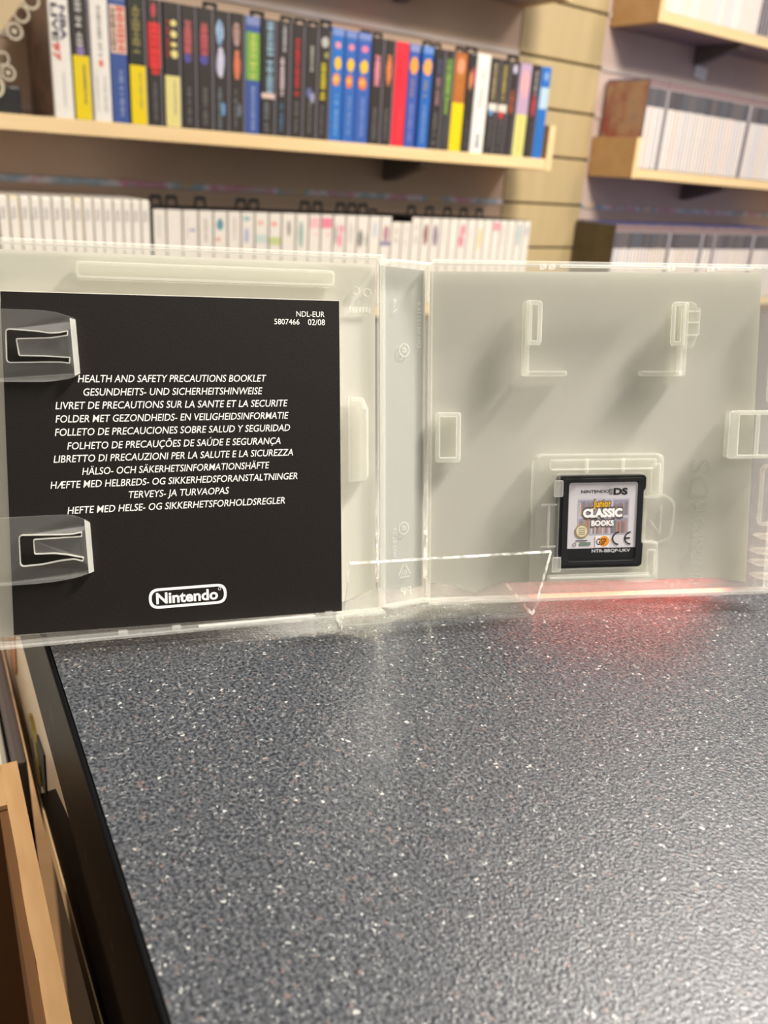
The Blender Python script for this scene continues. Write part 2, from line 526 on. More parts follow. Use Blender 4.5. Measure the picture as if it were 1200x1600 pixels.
mb = MB(); mb.box(-0.53, 0.53, 0.035, 1.15, -0.9, -0.052, m_base)
mb.build('carcass', cnt)
# glossy side panel under the edging, its raw lower edge, the fitting in it
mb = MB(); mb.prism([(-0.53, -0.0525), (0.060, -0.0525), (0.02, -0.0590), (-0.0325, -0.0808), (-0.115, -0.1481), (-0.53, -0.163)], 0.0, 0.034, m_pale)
mb.prism([(0.33, -0.0525), (0.33, -0.058), (-0.115, -0.1481), (-0.0325, -0.0808), (0.02, -0.0590), (0.060, -0.0525)], 0.0, 0.034, m_panel_refl)  # painted reflection area of the side panel
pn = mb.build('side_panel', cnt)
mb = MB(); mb.prism([(-0.53, -0.1632), (-0.115, -0.1483), (0.33, -0.0582), (0.33, -0.086), (-0.115, -0.160), (-0.53, -0.171)], -0.0006, 0.0336, m_palee)
mb.build('raw_edge', pn)
mb = MB()
mb.prism([(-0.094, -0.119), (-0.070, -0.113), (-0.062, -0.086), (-0.086, -0.092)], -0.0008, 0.0, m_gap)
n = 20
mb.prism([(-0.100 + 0.020 * math.cos(6.2832 * k / n), -0.110 + 0.0155 * math.sin(6.2832 * k / n)) for k in range(n)], -0.0016, 0.0, m_brass)
mb.prism([(-0.104 + 0.004 * math.cos(6.2832 * k / n), -0.112 + 0.006 * math.sin(6.2832 * k / n)) for k in range(n)], -0.0019, 0.0, m_gap)
mb.build('cam_fitting', pn)
mb = MB(); mb.prism([(-0.225, -0.112), (-0.160, -0.080), (-0.176, -0.112), (-0.186, -0.121)], -0.0007, 0.0, plain('rusty_edge', (150, 92, 50), rough=0.5))
mb.build('veneer_chip', pn)

# carton and the things beyond it, down to the left of the counter
m_card = wood('corrugated_card', (182, 144, 98), (200, 162, 116), rough=0.75, stretch=(25, 160, 160))
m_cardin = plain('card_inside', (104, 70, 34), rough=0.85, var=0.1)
ctn = thing('cardboard_box', 'open brown cardboard box with torn flaps, beside the counter edge', 'box', CA, AZC)
zt = -0.078
mb = MB()
mb.box(-0.030, 0.262, -0.0208, -0.0178, -0.90, zt - 0.002, m_cardin)
mb.box(-0.030, 0.262, -0.330, -0.327, -0.90, zt - 0.002, m_cardin)
mb.box(-0.030, -0.027, -0.327, -0.0208, -0.90, zt - 0.002, m_cardin)
mb.box(0.259, 0.262, -0.327, -0.0208, -0.90, zt - 0.002, m_cardin)
mb.box(-0.027, 0.259, -0.327, -0.0208, -0.90, -0.895, m_cardin)
mb.build('box_walls', ctn)
random.seed(3)
edge = [(-0.052 + 0.014 * k, -0.0178 + random.uniform(-0.00025, 0.00025)) for k in range(23)]
mb = MB()
outer = [(0.262, -0.0116), (-0.052, -0.0116)]
mb.prism([(x, y) for x, y in edge] + outer, 0, 0.0022, m_card, fn=lambda x, y, z: Vector((x, z, zt - 0.0022 + y)))
mb.build('flap', ctn)
mb = MB()
fe = [(-0.027, -0.0178 - 0.014 * k + random.uniform(-0.0003, 0.0003)) for k in range(23)]
mb.prism([(-0.0505, -0.0178)] + [(-0.027 + random.uniform(-0.0003, 0.0003), -0.0178 - 0.014 * k) for k in range(23)] + [(-0.052, -0.326)], 0, 0.0022, m_card, fn=lambda x, y, z: Vector((x, z, zt - 0.0022 + y)))
mb.build('flap', ctn)

mb = MB(); mb.box(-0.235, -0.106, -0.0112, -0.0045, -0.9, -0.12, plain('dark_plastic_panel', (74, 68, 68), rough=0.4), bev=0.002)
o = mb.build('dark_panel'); o.location = CA; o.rotation_euler = (0, 0, AZC)
tag(o, 'dark grey upright panel standing between the counter and the white box', 'panel')
mb = MB(); mb.box(-0.30, -0.106, -0.16, -0.0122, -0.9, -0.12, plain('white_plastic', (226, 224, 214), rough=0.35, var=0.03), bev=0.006, seg=3)
o = mb.build('white_box'); o.location = CA; o.rotation_euler = (0, 0, AZC)
tag(o, 'white box with rounded corners, low beyond the cardboard box', 'box')

# ------------------------------------------------------------------ the open game case
U = Vector((-0.0699217, 0.21895353, 0.97322675)).normalized()
EL = Vector((0.94335409, 0.33171689, -0.00685314)).normalized()
ER = Vector((0.98830764, 0.14772042, 0.03777151)).normalized()
BL = U.cross(EL).normalized(); BR = U.cross(ER).normalized()
P0 = Vector((0.00358925, 0.26581656, 0.0048)); P1 = Vector((0.01888543, 0.27740019, 0.0033))


def LP(s, d, t):
    return P0 + EL * (s / 1000) + BL * (d / 1000) + U * (t / 1000)


def RP(s, d, t):
    return P1 + ER * (s / 1000) + BR * (d / 1000) + U * (t / 1000)


SA = LP(0, 6.8, 0); SB = RP(0, 7.2, 0)
ES = (SB - SA); ES -= U * ES.dot(U); SL = ES.length * 1000; ES.normalize(); BS = U.cross(ES).normalized()


def SP(s, d, t):
    return SA + ES * (s / 1000) + BS * (d / 1000) + U * (t / 1000)


pp = polyprop('milky_polypropylene', 0.14)
pp_thick = polyprop('milky_polypropylene_thick', 0.15)
pp_edge = polyprop('bright_moulded_edge', 0.29)
m_sleeve = paper('sleeve_white', (232, 229, 220), 0.22)
m_spine_shade = paper('sleeve_spine_shaded', (146, 147, 143), 0.15)  # sleeve white darkened at the spine: shade put into the paper colour
m_prt = paper('sleeve_print', (70, 74, 84), 0.15)

case = thing('open_game_case', 'open translucent white plastic game case propped up on the counter', 'game case', P0)
cl = P0
# --- left half
mb = MB(LP)
mb.box(-137, -0.4, 6.0, 7.0, 0.2, 123.8, pp, bev=0.3, seg=1)
mb.box(-137, -0.4, 0, 6.0, 122.7, 124, pp_thick, bev=0.4)
mb.box(-137, -0.4, 0, 6.0, 0, 1.3, pp_thick, bev=0.4)
mb.box(-137, -135.6, 0, 6.0, 1.3, 122.7, pp_thick, bev=0.4)
mb.box(-1.5, -0.4, 4.4, 6.0, 1.3, 122.7, pp_thick, bev=0.3)
front = mb.build('front_cover', case, cl)
mb = MB(LP); mb.flat(shape_data([rounded(rect(-98, -17.4, 113.5, 118.2), 1.2)], 2.4, 0.35), pp_thick, 4.6, 1)
mb.flat(shape_data([rounded(rect(-98, -17.4, 113.5, 118.2), 1.2), rounded(rect(-97.3, -18.1, 114.2, 117.5), 1.0)], 0.4), pp_edge, 3.2, 1)
mb.build('stiffening_bar', front, cl)
tabp = [(-11.8, 48.0), (-6.2, 48.4), (-5.8, 50), (-5.8, 72.5), (-7.6, 76.3), (-11.8, 76.6)]
mb = MB(LP); mb.flat(shape_data([tabp], 2.0, 0.4), pp_thick, 4.8, 1)
mb.box(-6.4, -5.8, 3.5, 4.2, 49.5, 73.0, pp_edge, bev=0.2)
mb.prism([(-11.6, 76.4), (-7.6, 76.2), (-5.9, 72.6), (-7.0, 72.6), (-8.6, 75.2), (-11.6, 75.6)], 3.5, 4.0, pp_edge)
mb.build('booklet_stop', front, cl)
mb = MB(LP)
for s, t, r in ((-9.0, 112.5, 1.4), (-5.0, 112.0, 1.4)):
    mb.flat(shape_data([circle(s, t, r, 20), circle(s, t, r - 0.25, 20)], 0.2), pp_edge, 5.9, 1)
for k in range(7):
    mb.box(-11.5 + k * 1.15, -10.8 + k * 1.15, 5.8, 6.0, 105.2 + (k % 2) * 0.3, 107.2, pp_edge)
mb.build('embossed_marks', front, cl)
# bumps and ledge on the lower rim
mb = MB(LP)
mb.box(-66, -26, 0.1, 2.2, 1.2, 2.0, pp_edge, bev=0.3)
mb.build('rim_ledge', front, cl)
for s in (-90, -73, -21):
    mb = MB(LP); mb.box(s - 1.5, s + 1.5, 0.4, 2.4, 1.2, 2.6, pp_thick, bev=0.4)
    mb.build('rim_bump', front, cl)

clip_m = polyprop('clip_polypropylene', 0.06, rough=0.2, gloss=0.7)
clip_e = polyprop('clip_edge', 0.4)


def booklet_clip(outl, slot, lip, name='booklet_clip'):
    root = None
    mb = MB(LP)

    def bent(fn_d):
        def f(s, d, t):
            return LP(s, d + fn_d(s), t)
        return f
    arch = lambda s: 0.9 * (1 - min(1, max(0, (s + 128) / 22))) ** 2 + (1.0 * max(0, (s + 104) / 6) ** 2 if s > -104 else 0)
    ds = shape_data([outl, slot], 0.8, 0.12)
    mb.flat(ds, clip_m, 1.6, 1, fn=bent(arch))
    o = mb.build(name, front, cl)
    # bright cut edges round the slot, and the turned-down end
    mb = MB(LP)
    n = len(slot)
    for i in range(n):
        a = Vector(slot[i]); b = Vector(slot[(i + 1) % n])
        if (b - a).length < 0.02:
            continue
        nrm = Vector((-(b - a).y, (b - a).x)).normalized() * 0.16
        p = [a - nrm, b - nrm, b + nrm, a + nrm]
        vs = [(q.x, dd, q.y) for dd in (1.02, 2.1) for q in p]
        mb.add(vs, [(0, 1, 2, 3), (7, 6, 5, 4), (0, 4, 5, 1), (1, 5, 6, 2), (2, 6, 7, 3), (3, 7, 4, 0)], clip_e, fn=bent(arch))
    mb.prism(lip, 1.1, 2.9, clip_e, fn=bent(arch))
    mb.build('clip_edge', o, cl)
    return o


slot1 = rounded([(-101.4, 97.6), (-104.1, 97.0), (-106.5, 96.9), (-110, 97.4), (-118.6, 98.0), (-119.0, 88.1), (-108.0, 88.3), (-103.7, 88.3), (-101.4, 88.0),
                 (-101.2, 89.7), (-108.3, 90.1), (-115.4, 90.2), (-115.9, 95.1), (-106.1, 95.5), (-101.5, 96.3)], [0, .3, .5, .5, 1.2, 1.2, .5, .3, 0, 0, .5, .4, .4, .5, 0], 3)
out1 = rounded([(-136, 103.6), (-119.7, 103.6), (-109, 103.5), (-103.9, 102.9), (-99.0, 101.2), (-98.6, 84.7), (-101.0, 83.5), (-107.6, 82.4), (-121, 82.5), (-136, 82.5)], [0, 0, 3, 2, .6, .6, 1, 3, 0, 0], 3)
booklet_clip(out1, slot1, [(-100.6, 101.4), (-99.0, 101.0), (-98.5, 84.9), (-100.1, 84.2)])
slot2 = rounded([(-100.8, 35.6), (-103.4, 35.2), (-106.8, 35.2), (-119.0, 35.7), (-119.2, 25.8), (-112.9, 26.1), (-107.2, 27.0), (-103.5, 27.2), (-101.0, 26.3),
                 (-100.7, 27.4), (-105.6, 28.8), (-109.3, 29.4), (-114.9, 29.5), (-114.9, 34.1), (-109.8, 34.2), (-100.9, 34.2)], [0, .3, .5, 1.2, 1.2, .6, .5, .3, 0, 0, .5, .5, .4, .4, .5, 0], 3)
out2 = rounded([(-136, 41.2), (-121.8, 41.2), (-112, 41.3), (-104, 41.3), (-100.5, 39.9), (-98.2, 38.1), (-97.9, 22.5), (-103.0, 21.2), (-109, 20.4), (-117, 20.1), (-136, 20.1)], [0, 0, 0, 2, 1, .6, .6, 2, 2, 2, 0], 3)
booklet_clip(out2, slot2, [(-99.8, 39.4), (-98.2, 38.2), (-97.8, 22.6), (-99.4, 22.1)])

# --- spine
mb = MB(SP)
mb.box(0.6, SL - 0.6, 0, 0.9, 0.4, 123.6, pp, bev=0.3, seg=1)
mb.box(0.3, 1.1, -1.6, 0.9, 0.6, 123.2, pp_thick, bev=0.35)
mb.box(SL - 1.1, SL - 0.3, -1.6, 0.9, 0.6, 123.2, pp_thick, bev=0.35)
mb.box(1.1, SL - 1.1, -4.5, 0.0, 122.0, 123.2, pp_thick, bev=0.5)
mb.box(1.1, SL - 1.1, -4.5, 0.0, 0.6, 1.8, pp_thick, bev=0.5)
spine = mb.build('spine', case, cl)
for t in (93.0, 29.0):
    s = SL * 0.5
    mb = MB(SP)
    mb.flat(shape_data([circle(s, t, 2.3), circle(s, t, 2.08)], 0.12), pp_edge, -0.05, 1)
    mb.flat(shape_data([circle(s, t, 0.8, 16), circle(s, t, 0.6, 16)], 0.12), pp_edge, -0.05, 1)
    mb.build('ejector_mark', spine, cl)


def emb(mb, body, s, t, w, h, turn, m, d, mirror=True):
    dat = text_data(body, w, h)
    sg = -1 if mirror else 1
    if turn:
        pl = lambda x, z: (s - sg * z, t + x) if not mirror else (s + z, t + x)
    else:
        pl = lambda x, z: (s + sg * x, t + z)
    mb.flat(dat, m, d, 0, place=pl)


mb = MB(SP)
emb(mb, '7-4', SL * 0.30, 108, 5.0, 1.6, True, pp_edge, -0.08)
emb(mb, 'DN 0412116.6', SL * 0.82, 102, 16, 1.5, True, pp_edge, -0.08)
emb(mb, 'WO 02/29', SL * 0.30, 24, 11, 1.6, True, pp_edge, -0.08)
mb.build('embossed_text', spine, cl)
mb = MB(SP)
emb(mb, 'PP', SL * 0.55, 5.2, 5.0, 3.0, False, pp_edge, -0.08)
for k in range(3):
    a = math.radians(90 + 120 * k); b = math.radians(90 + 120 * (k + 1))
    c = Vector((SL * 0.52, 12.5)); p = c + Vector((math.cos(a), math.sin(a))) * 4.2; q = c + Vector((math.cos(b), math.sin(b))) * 4.2
    p2 = p.lerp(q, 0.18); q2 = p.lerp(q, 0.82); nn = (c - (p + q) / 2).normalized() * 0.5
    mb.poly([tuple(p2), tuple(q2), tuple(q2 + nn), tuple(p2 + nn)], -0.08, pp_edge)
emb(mb, '01', SL * 0.52, 12.3, 2.2, 2.0, False, pp_edge, -0.08)
mb.build('recycling_mark', spine, cl)

# --- right half
mb = MB(RP)
mb.box(0.4, 137, 6.6, 7.6, 0.2, 123.8, pp, bev=0.3, seg=1)
mb.box(0.4, 137, 0, 6.6, 122.7, 124, pp_thick, bev=0.4)
mb.box(0.4, 137, 0, 6.6, 0, 1.3, pp, bev=0.4)
mb.box(135.7, 137, 0, 6.6, 1.3, 122.7, pp_thick, bev=0.4)
mb.box(0.4, 1.5, 4.6, 6.6, 1.3, 122.7, pp_thick, bev=0.3)
tray = mb.build('tray', case, cl)
for a, b in ((47.0, 87.3), (106.5, 119.5)):
    mb = MB(RP); mb.box(a, b, 0.2, 2.4, 122.0, 123.0, pp_edge, bev=0.35)
    mb.build('rim_ledge', tray, cl)
for s in (40.5, 43.8, 88.5, 103.5):
    mb = MB(RP); mb.box(s - 0.9, s + 0.9, 0.1, 2.8, 121.3, 123.0, pp_edge, bev=0.35)
    mb.build('rim_bump', tray, cl)

clipm = pp_thick


def corner_clip(sign, s0):
    """tall fin with a foot and a head that hold a second sheet; sign +1 has its foot to the right"""
    X = lambda s: s0 + sign * s
    def bx(mb, a, b, *r, **k):
        mb.box(min(X(a), X(b)), max(X(a), X(b)), *r, **k)
    mb = MB(RP)
    bx(mb, 0, 1.7, 1.6, 6.6, 83.8, 110.5, clipm, bev=0.45)
    bx(mb, 0.3, 16.6, 3.4, 6.6, 83.8, 85.7, clipm, bev=0.45)
    o = mb.build('corner_clip', tray, cl)
    mb = MB(RP)
    hd = [(X(1.0), 95.0), (X(5.4), 95.0), (X(6.0), 96.0), (X(6.0), 109.6), (X(5.2), 110.4), (X(1.0), 110.4)]
    inner = [(X(2.2), 96.3), (X(5.0), 96.3), (X(5.0), 109.3), (X(2.2), 109.3)]
    mb.flat(shape_data([hd, inner], 0.7, 0.2), pp_edge, 2.6, 1)
    mb.flat(shape_data([hd], 0.5), clipm, 3.2, 1)
    mb.build('clip_head', o, cl)
    return o


corner_clip(1, 34.8)
c2 = corner_clip(-1, 96.2)
mb = MB(RP)
mb.flat(shape_data([[(96.3, 94.0), (99.0, 94.5), (100.2, 98.5), (101.0, 99.0), (101.0, 108.2), (99.4, 108.4), (99.4, 109.6), (98, 110.4), (96.3, 110.4)]], 1.4, 0.3), pp_thick, 3.6, 1)
for t in (98.5, 103.0, 107.0):
    mb.box(96.4, 100.4, 2.2, 2.8, t, t + 0.5, pp_edge)
mb.build('stepped_catch', c2, cl)

mb = MB(RP)
mb.flat(shape_data([rounded(rect(3.4, 12.0, 52.9, 70.6), 0.8), rounded(rect(4.3, 11.1, 54.2, 69.4), 0.5)], 1.6, 0.25), pp_edge, 5.4, 1)
mb.box(4.3, 11.1, 5.4, 6.2, 54.2, 69.4, pp, bev=0.2)
mb.build('sheet_stop', tray, cl)
mb = MB(RP)
mb.box(115.3, 135.8, 2.2, 6.6, 53.2, 70.6, pp, bev=0.5)
mb.flat(shape_data([rounded(rect(115.1, 135.0, 53.0, 70.8), 1.0), rounded(rect(118.6, 134.0, 54.0, 69.6), 0.6)], 0.7, 0.2), pp_edge, 2.2, 1)
mb.box(125.5, 127.0, 1.6, 2.2, 54, 69.6, pp_edge, bev=0.2)
mb.build('edge_stop', tray, cl)
for t, l in ((22.5, 7.0), (16.8, 8.5), (12.2, 8.5), (6.8, 7.5)):
    mb = MB(RP); mb.prism([(136 - l, t), (136 - l + 1.2, t + 1.0), (136, t + 0.6), (136, t - 1.8), (136 - l + 1.4, t - 0.9)], 0.8, 5.0, pp_thick)
    mb.build('edge_rib', tray, cl)
for t0, t1 in ((26.5, 50), (74, 116)):
    mb = MB(RP); mb.flat(shape_data([rounded(rect(130.4, 136, t0, t1), 1.8), rounded(rect(131.2, 136.5, t0 + .9, t1 - .9), 1.4)], 1.0, 0.2), pp_thick, 4.0, 1)
    mb.build('edge_frame', tray, cl)

# cartridge holder: a C-shaped raised frame
hold = rounded([(40.4, 6.2), (40.4, 54.6), (89.6, 54.4), (89.7, 38.7), (84.4, 38.7), (84.2, 47.8), (49.4, 47.8), (49.4, 11.2), (84.0, 11.2), (83.9, 20.6), (89.0, 20.6), (89.4, 6.0)],
               [3, 3, 2.2, .8, .4, .8, .8, .8, .8, .4, .8, 2.2], 4)
mb = MB(RP)
mb.flat(shape_data([hold], 2.6, 0.7), pp_thick, 4.6, 1)
holder = mb.build('cartridge_holder', tray, cl)
for bx_ in ((45.5, 87.0, 49.6, 53.4), (46.0, 86.4, 7.0, 9.6), (85.2, 88.8, 40.4, 51.5), (85.0, 88.3, 7.8, 18.6)):
    mb = MB(RP); mb.box(bx_[0], bx_[1], 1.6, 3.2, bx_[2], bx_[3], pp_thick, bev=0.65)
    if bx_[2] == 49.6:
        for s in (59.6, 73.6):
            mb.box(s - 0.3, s + 0.5, 1.3, 3.0, 48.4, 53.6, pp_edge, bev=0.2)
        mb.box(46.0, 85.5, 1.25, 1.7, 49.4, 49.9, pp_edge, bev=0.15)
    if bx_[2] == 7.0:
        mb.box(46.5, 85.5, 1.15, 1.7, 8.2, 8.9, pp_edge, bev=0.15)
    mb.build('holder_rim', holder, cl)
for t0, t1 in ((39.4, 45.6), (10.6, 16.4)):
    mb = MB(RP); mb.box(47.6, 51.0, 2.0, 2.9, t0, t1, pp_edge, bev=0.35)
    mb.build('gripping_tab', holder, cl)
mb = MB(RP)
mb.box(45.6, 46.3, 2.6, 3.4, 20.0, 36.0, pp_edge, bev=0.2)
mb.box(43.0, 49.0, 2.8, 3.6, 36.0, 36.7, pp_edge, bev=0.2)
mb.box(43.0, 49.0, 2.8, 3.6, 20.0, 20.7, pp_edge, bev=0.2)
mb.build('holder_step', holder, cl)
mb = MB(RP)
ro = rounded([(85.0, 38.6), (92.5, 39.3), (97.3, 36.0), (96.2, 21.8), (91.5, 19.6), (85.0, 20.6)], [.5, 2.5, 3, 3, 2.5, .5], 4)
ctr = Vector((90.5, 29.5))
ri = [tuple(ctr + (Vector(p) - ctr) * 0.93) for p in ro]
mb.flat(shape_data([ro, ri], 0.6, 0.12), pp_thick, 6.2, 1)
mb.flat(shape_data([[(86.8, 29.4), (91.9, 35.2), (91.7, 23.2)], [(87.4, 29.4), (91.55, 34.1), (91.4, 24.2)]], 0.4), pp_thick, 6.2, 1)
mb.build('push_tab', tray, cl)
m_emb = polyprop('embossed_plastic', 0.26, tint=(0.80, 0.80, 0.80))
mb = MB(RP)
pl = lambda x, z: (107.2 - z, 16.5 + x)
mb.flat(text_data('NINTENDO', 26.5, 4.6), m_emb, 6.45, 0, place=pl)
mb.flat(text_data('DS', 15.0, 7.6), m_emb, 6.45, 0, place=lambda x, z: (106.6 - z, 45.0 + x))
for s0, s1, t0, t1 in ((103.6, 106.2, 32.0, 35.4), (107.2, 109.8, 32.0, 35.4)):
    mb.flat(shape_data([rect(s0, s1, t0, t1), rect(s0 + .5, s1 - .5, t0 + .5, t1 - .5)], 0.0), m_emb, 6.45, 0)
mb.build('embossed_logo', tray, cl)

# --- printed sleeve behind the clear plastic
mb = MB(LP)
lo = [(-134.5, 2.0), (-20, 2.6), (-12, 4.5), (-1.9, 8.0), (-1.9, 121.5), (-134.5, 121.5)]
mb.poly(lo, 7.15, m_sleeve); mb.poly(lo, 7.35, m_prt)
ro_ = [(1.0, 7.0), (8, 5.6), (19, 2.6), (29, 5.9), (118, 5.0), (129.2, 2.8), (127.1, 122.0), (1.0, 120.8)]
mb.poly(ro_, 7.75, m_sleeve, fn=RP); mb.poly(ro_, 7.95, m_prt, fn=RP)
sp_ = [(0.3, 8.0), (SL * 0.5, 5.0), (SL - 0.3, 6.0), (SL - 0.3, 121.0), (0.3, 121.5)]
mb.poly(sp_, 1.05, m_spine_shade, fn=SP); mb.poly(sp_, 1.25, m_prt, fn=SP)
mb.build('printed_sleeve', case, cl, fix=False)
# ------------------------------------------------------------------ booklet
m_bk = plain('booklet_black', (23, 19, 16), rough=0.6, var=0.15, scale=900, spec=0.22, bump=0.05, bscale=1500)
m_pg = plain('booklet_pages', (226, 222, 210), rough=0.7)
m_wt = ink((236, 234, 228))
bl = LP(-70, 4, 2)
bk = thing('instruction_booklet', 'black booklet with white multilingual safety text, held by the clips in the case', 'booklet', bl)
c4 = [(-122.8, 3.4), (-15.5, 1.6), (-15.5, 108.8), (-119.6, 109.0)]
mb = MB(LP); mb.prism([(c4[0][0], c4[0][1] + .2), (c4[1][0] - .2, c4[1][1] + .2), (c4[2][0] - .2, c4[2][1] + .25), (c4[3][0], c4[3][1] + .25)], 4.15, 5.8, m_pg)
mb.build('pages', bk, bl)
mb = MB(LP); mb.prism(c4, 4.0, 4.15, m_bk)
fc = mb.build('front_sheet', bk, bl)
LINES = [('HEALTH AND SAFETY PRECAUTIONS BOOKLET', 83.3, 58.7, 2.2), ('GESUNDHEITS- UND SICHERHEITSHINWEISE', 79.2, 55.9, 2.2),
         ('LIVRET DE PRECAUTIONS SUR LA SANTE ET LA SECURITE', 75.1, 72.7, 2.2), ('FOLDER MET GEZONDHEIDS- EN VEILIGHEIDSINFORMATIE', 71.0, 73.1, 2.2),
         ('FOLLETO DE PRECAUCIONES SOBRE SALUD Y SEGURIDAD', 66.9, 74.0, 2.2), ('FOLHETO DE PRECAUÇÕES DE SAÚDE E SEGURANÇA', 62.6, 67.3, 2.2),
         ('LIBRETTO DI PRECAUZIONI PER LA SALUTE E LA SICUREZZA', 58.6, 75.7, 2.2), ('HÄLSO- OCH SÄKERHETSINFORMATIONSHÄFTE', 54.5, 59.4, 2.2),
         ('HÆFTE MED HELBREDS- OG SIKKERHEDSFORANSTALTNINGER', 50.5, 78.5, 2.2), ('TERVEYS- JA TURVAOPAS', 46.5, 32.0, 2.2),
         ('HEFTE MED HELSE- OG SIKKERHETSFORHOLDSREGLER', 42.3, 69.5, 2.2)]
mb = MB(LP)
for body, t, w, h in LINES:
    mb.flat(text_data(body, w, h, shear=0.2, bold=0.004), m_wt, 3.96, 0, place=lambda x, z: (-70 + x, t + z))
mb.flat(text_data('NDL-EUR', 9.6, 1.75), m_wt, 3.96, 0, place=lambda x, z: (-25.4 + x, 104.3 + z))
mb.flat(text_data('5807466', 8.4, 1.75), m_wt, 3.96, 0, place=lambda x, z: (-33.4 + x, 101.7 + z))
mb.flat(text_data('02/08', 5.8, 1.9), m_wt, 3.96, 0, place=lambda x, z: (-23.4 + x, 101.7 + z))
mb.build('cover_text', fc, bl)
mb = MB(LP)
rt = lambda w, h: rounded(rect(-68.6 - w / 2, -68.6 + w / 2, 11.5 - h / 2, 11.5 + h / 2), h * 0.48, 10)
mb.flat(shape_data([rt(25.4, 6.9), rt(23.6, 5.1)], 0.0), m_wt, 3.95, 0)
mb.flat(text_data('Nintendo', 20.2, 3.5, bold=0.03), m_wt, 3.95, 0, place=lambda x, z: (-68.9 + x, 11.5 + z))
mb.flat(shape_data([circle(-58.2, 13.2, 0.5, 14), circle(-58.2, 13.2, 0.36, 14)]), m_wt, 3.95, 0)
mb.build('cover_logo', fc, bl)

# ------------------------------------------------------------------ cartridge
m_ck = plain('cartridge_black', (20, 21, 23), rough=0.42, var=0.1, scale=800, bump=0.1, bscale=2500)
m_lb = plain('label_silver', (206, 202, 206), rough=0.35, var=0.03)
gl = RP(66.6, 4.8, 12)
gc = thing('game_cartridge', 'small black game card with a silver children\'s books label, clipped in the holder', 'game cartridge', gl)
mb = MB(RP)
body = rounded([(50.0, 13.4), (51.2, 12.0), (82.2, 12.0), (83.1, 12.8), (83.3, 20.6), (82.6, 21.2), (82.6, 41.2), (83.4, 42.0), (83.4, 46.0), (82.6, 46.8), (50.6, 46.8), (49.9, 46.0)], 0.35, 2)
mb.flat(shape_data([body], 3.0, 0.35), m_ck, 4.9, 1)
shell = mb.build('shell', gc, gl)
mb = MB(RP)
mb.flat(shape_data([rounded(rect(51.2, 82.3, 13.0, 46.0), 0.6), rounded([(53.3, 15.4), (54.4, 14.3), (79.4, 14.3), (80.6, 15.4), (80.6, 44.8), (53.3, 44.8)], .5)], 0.35, 0.12), m_ck, 3.0, 1)
mb.build('raised_border', shell, gl)
LB = 3.0
mb = MB(RP)
lo_ = rounded([(53.5, 19.4), (80.4, 19.4), (80.4, 44.5), (53.5, 44.5)], [0, 0, 1.2, 1.2], 4)
mb.flat(shape_data([lo_], 0.0), m_lb, LB, 0)
mb.flat(shape_data([rounded(rect(53.5, 80.4, 15.4, 19.4), .3)], 0.0), ink((16, 16, 18)), LB, 0)
lab = mb.build('label', gc, gl)
K = ink((24, 24, 26))
mb = MB(RP)
D0 = LB - 0.04
mb.flat(text_data('NINTENDO', 11.0, 1.05, bold=0.02), K, D0, 0, place=lambda x, z: (63.7 + x, 41.1 + z))
mb.flat(text_data('DS', 5.6, 2.3, bold=0.05), K, D0, 0, place=lambda x, z: (73.6 + x, 41.0 + z))
for a, b in ((39.9, 40.8), (41.1, 42.0)):
    mb.flat(shape_data([rect(69.2, 70.4, a, b), rect(69.45, 70.15, a + .22, b - .22)]), K, D0, 0)
mb.flat(text_data('NTR-BBQP-UKV', 15.2, 1.15, bold=0.01), ink((220, 220, 222)), D0, 0, place=lambda x, z: (70.8 + x, 18.3 + z))
# bookcase picture
mb.quad(57.2, 77.4, 24.6, 38.4, D0, ink((186, 184, 198)))
random.seed(11)
sh = [(57.6, 64.2, 31.9, 37.8), (65.0, 70.2, 31.9, 37.8), (71.0, 77.0, 31.9, 37.8), (57.6, 62.4, 25.0, 30.9), (63.2, 69.4, 25.0, 30.9), (70.2, 77.0, 25.0, 30.9)]
bc = [(128, 126, 140), (150, 120, 110), (166, 150, 150), (120, 122, 130), (172, 130, 110), (140, 104, 100), (196, 190, 190)]
for x0, x1, z0, z1 in sh:
    mb.quad(x0, x1, z0, z1, D0 - 0.01, ink((150, 146, 160)))
    x = x0 + 0.1
    while x < x1 - 0.6:
        w = random.uniform(0.45, 0.8)
        mb.quad(x, x + w - 0.08, z0, z0 + (z1 - z0) * random.uniform(0.7, 0.95), D0 - 0.02, ink(random.choice(bc)))
        x += w
D1 = D0 - 0.05
mb.flat(text_data('Junior', 7.4, 3.0, bold=0.07), ink((96, 66, 20)), D1, 0, place=lambda x, z: (66.6 + x, 36.5 + z))
mb.flat(text_data('Junior', 7.0, 2.6, bold=0.02), ink((240, 190, 50)), D1 - 0.02, 0, place=lambda x, z: (66.6 + x, 36.5 + z))
mb.flat(text_data('CLASSIC', 16.2, 3.7, bold=0.10), ink((92, 78, 74)), D1 - 0.01, 0, place=lambda x, z: (66.9 + x, 32.9 + z))
mb.flat(text_data('CLASSIC', 15.4, 2.9, bold=0.06), ink((244, 242, 240)), D1 - 0.03, 0, place=lambda x, z: (66.9 + x, 32.9 + z))
mb.flat(text_data('BOOKS', 9.4, 2.5, bold=0.10), ink((92, 78, 74)), D1 - 0.01, 0, place=lambda x, z: (67.0 + x, 29.0 + z))
mb.flat(text_data('BOOKS', 8.9, 1.9, bold=0.05), ink((244, 242, 240)), D1 - 0.03, 0, place=lambda x, z: (67.0 + x, 29.0 + z))
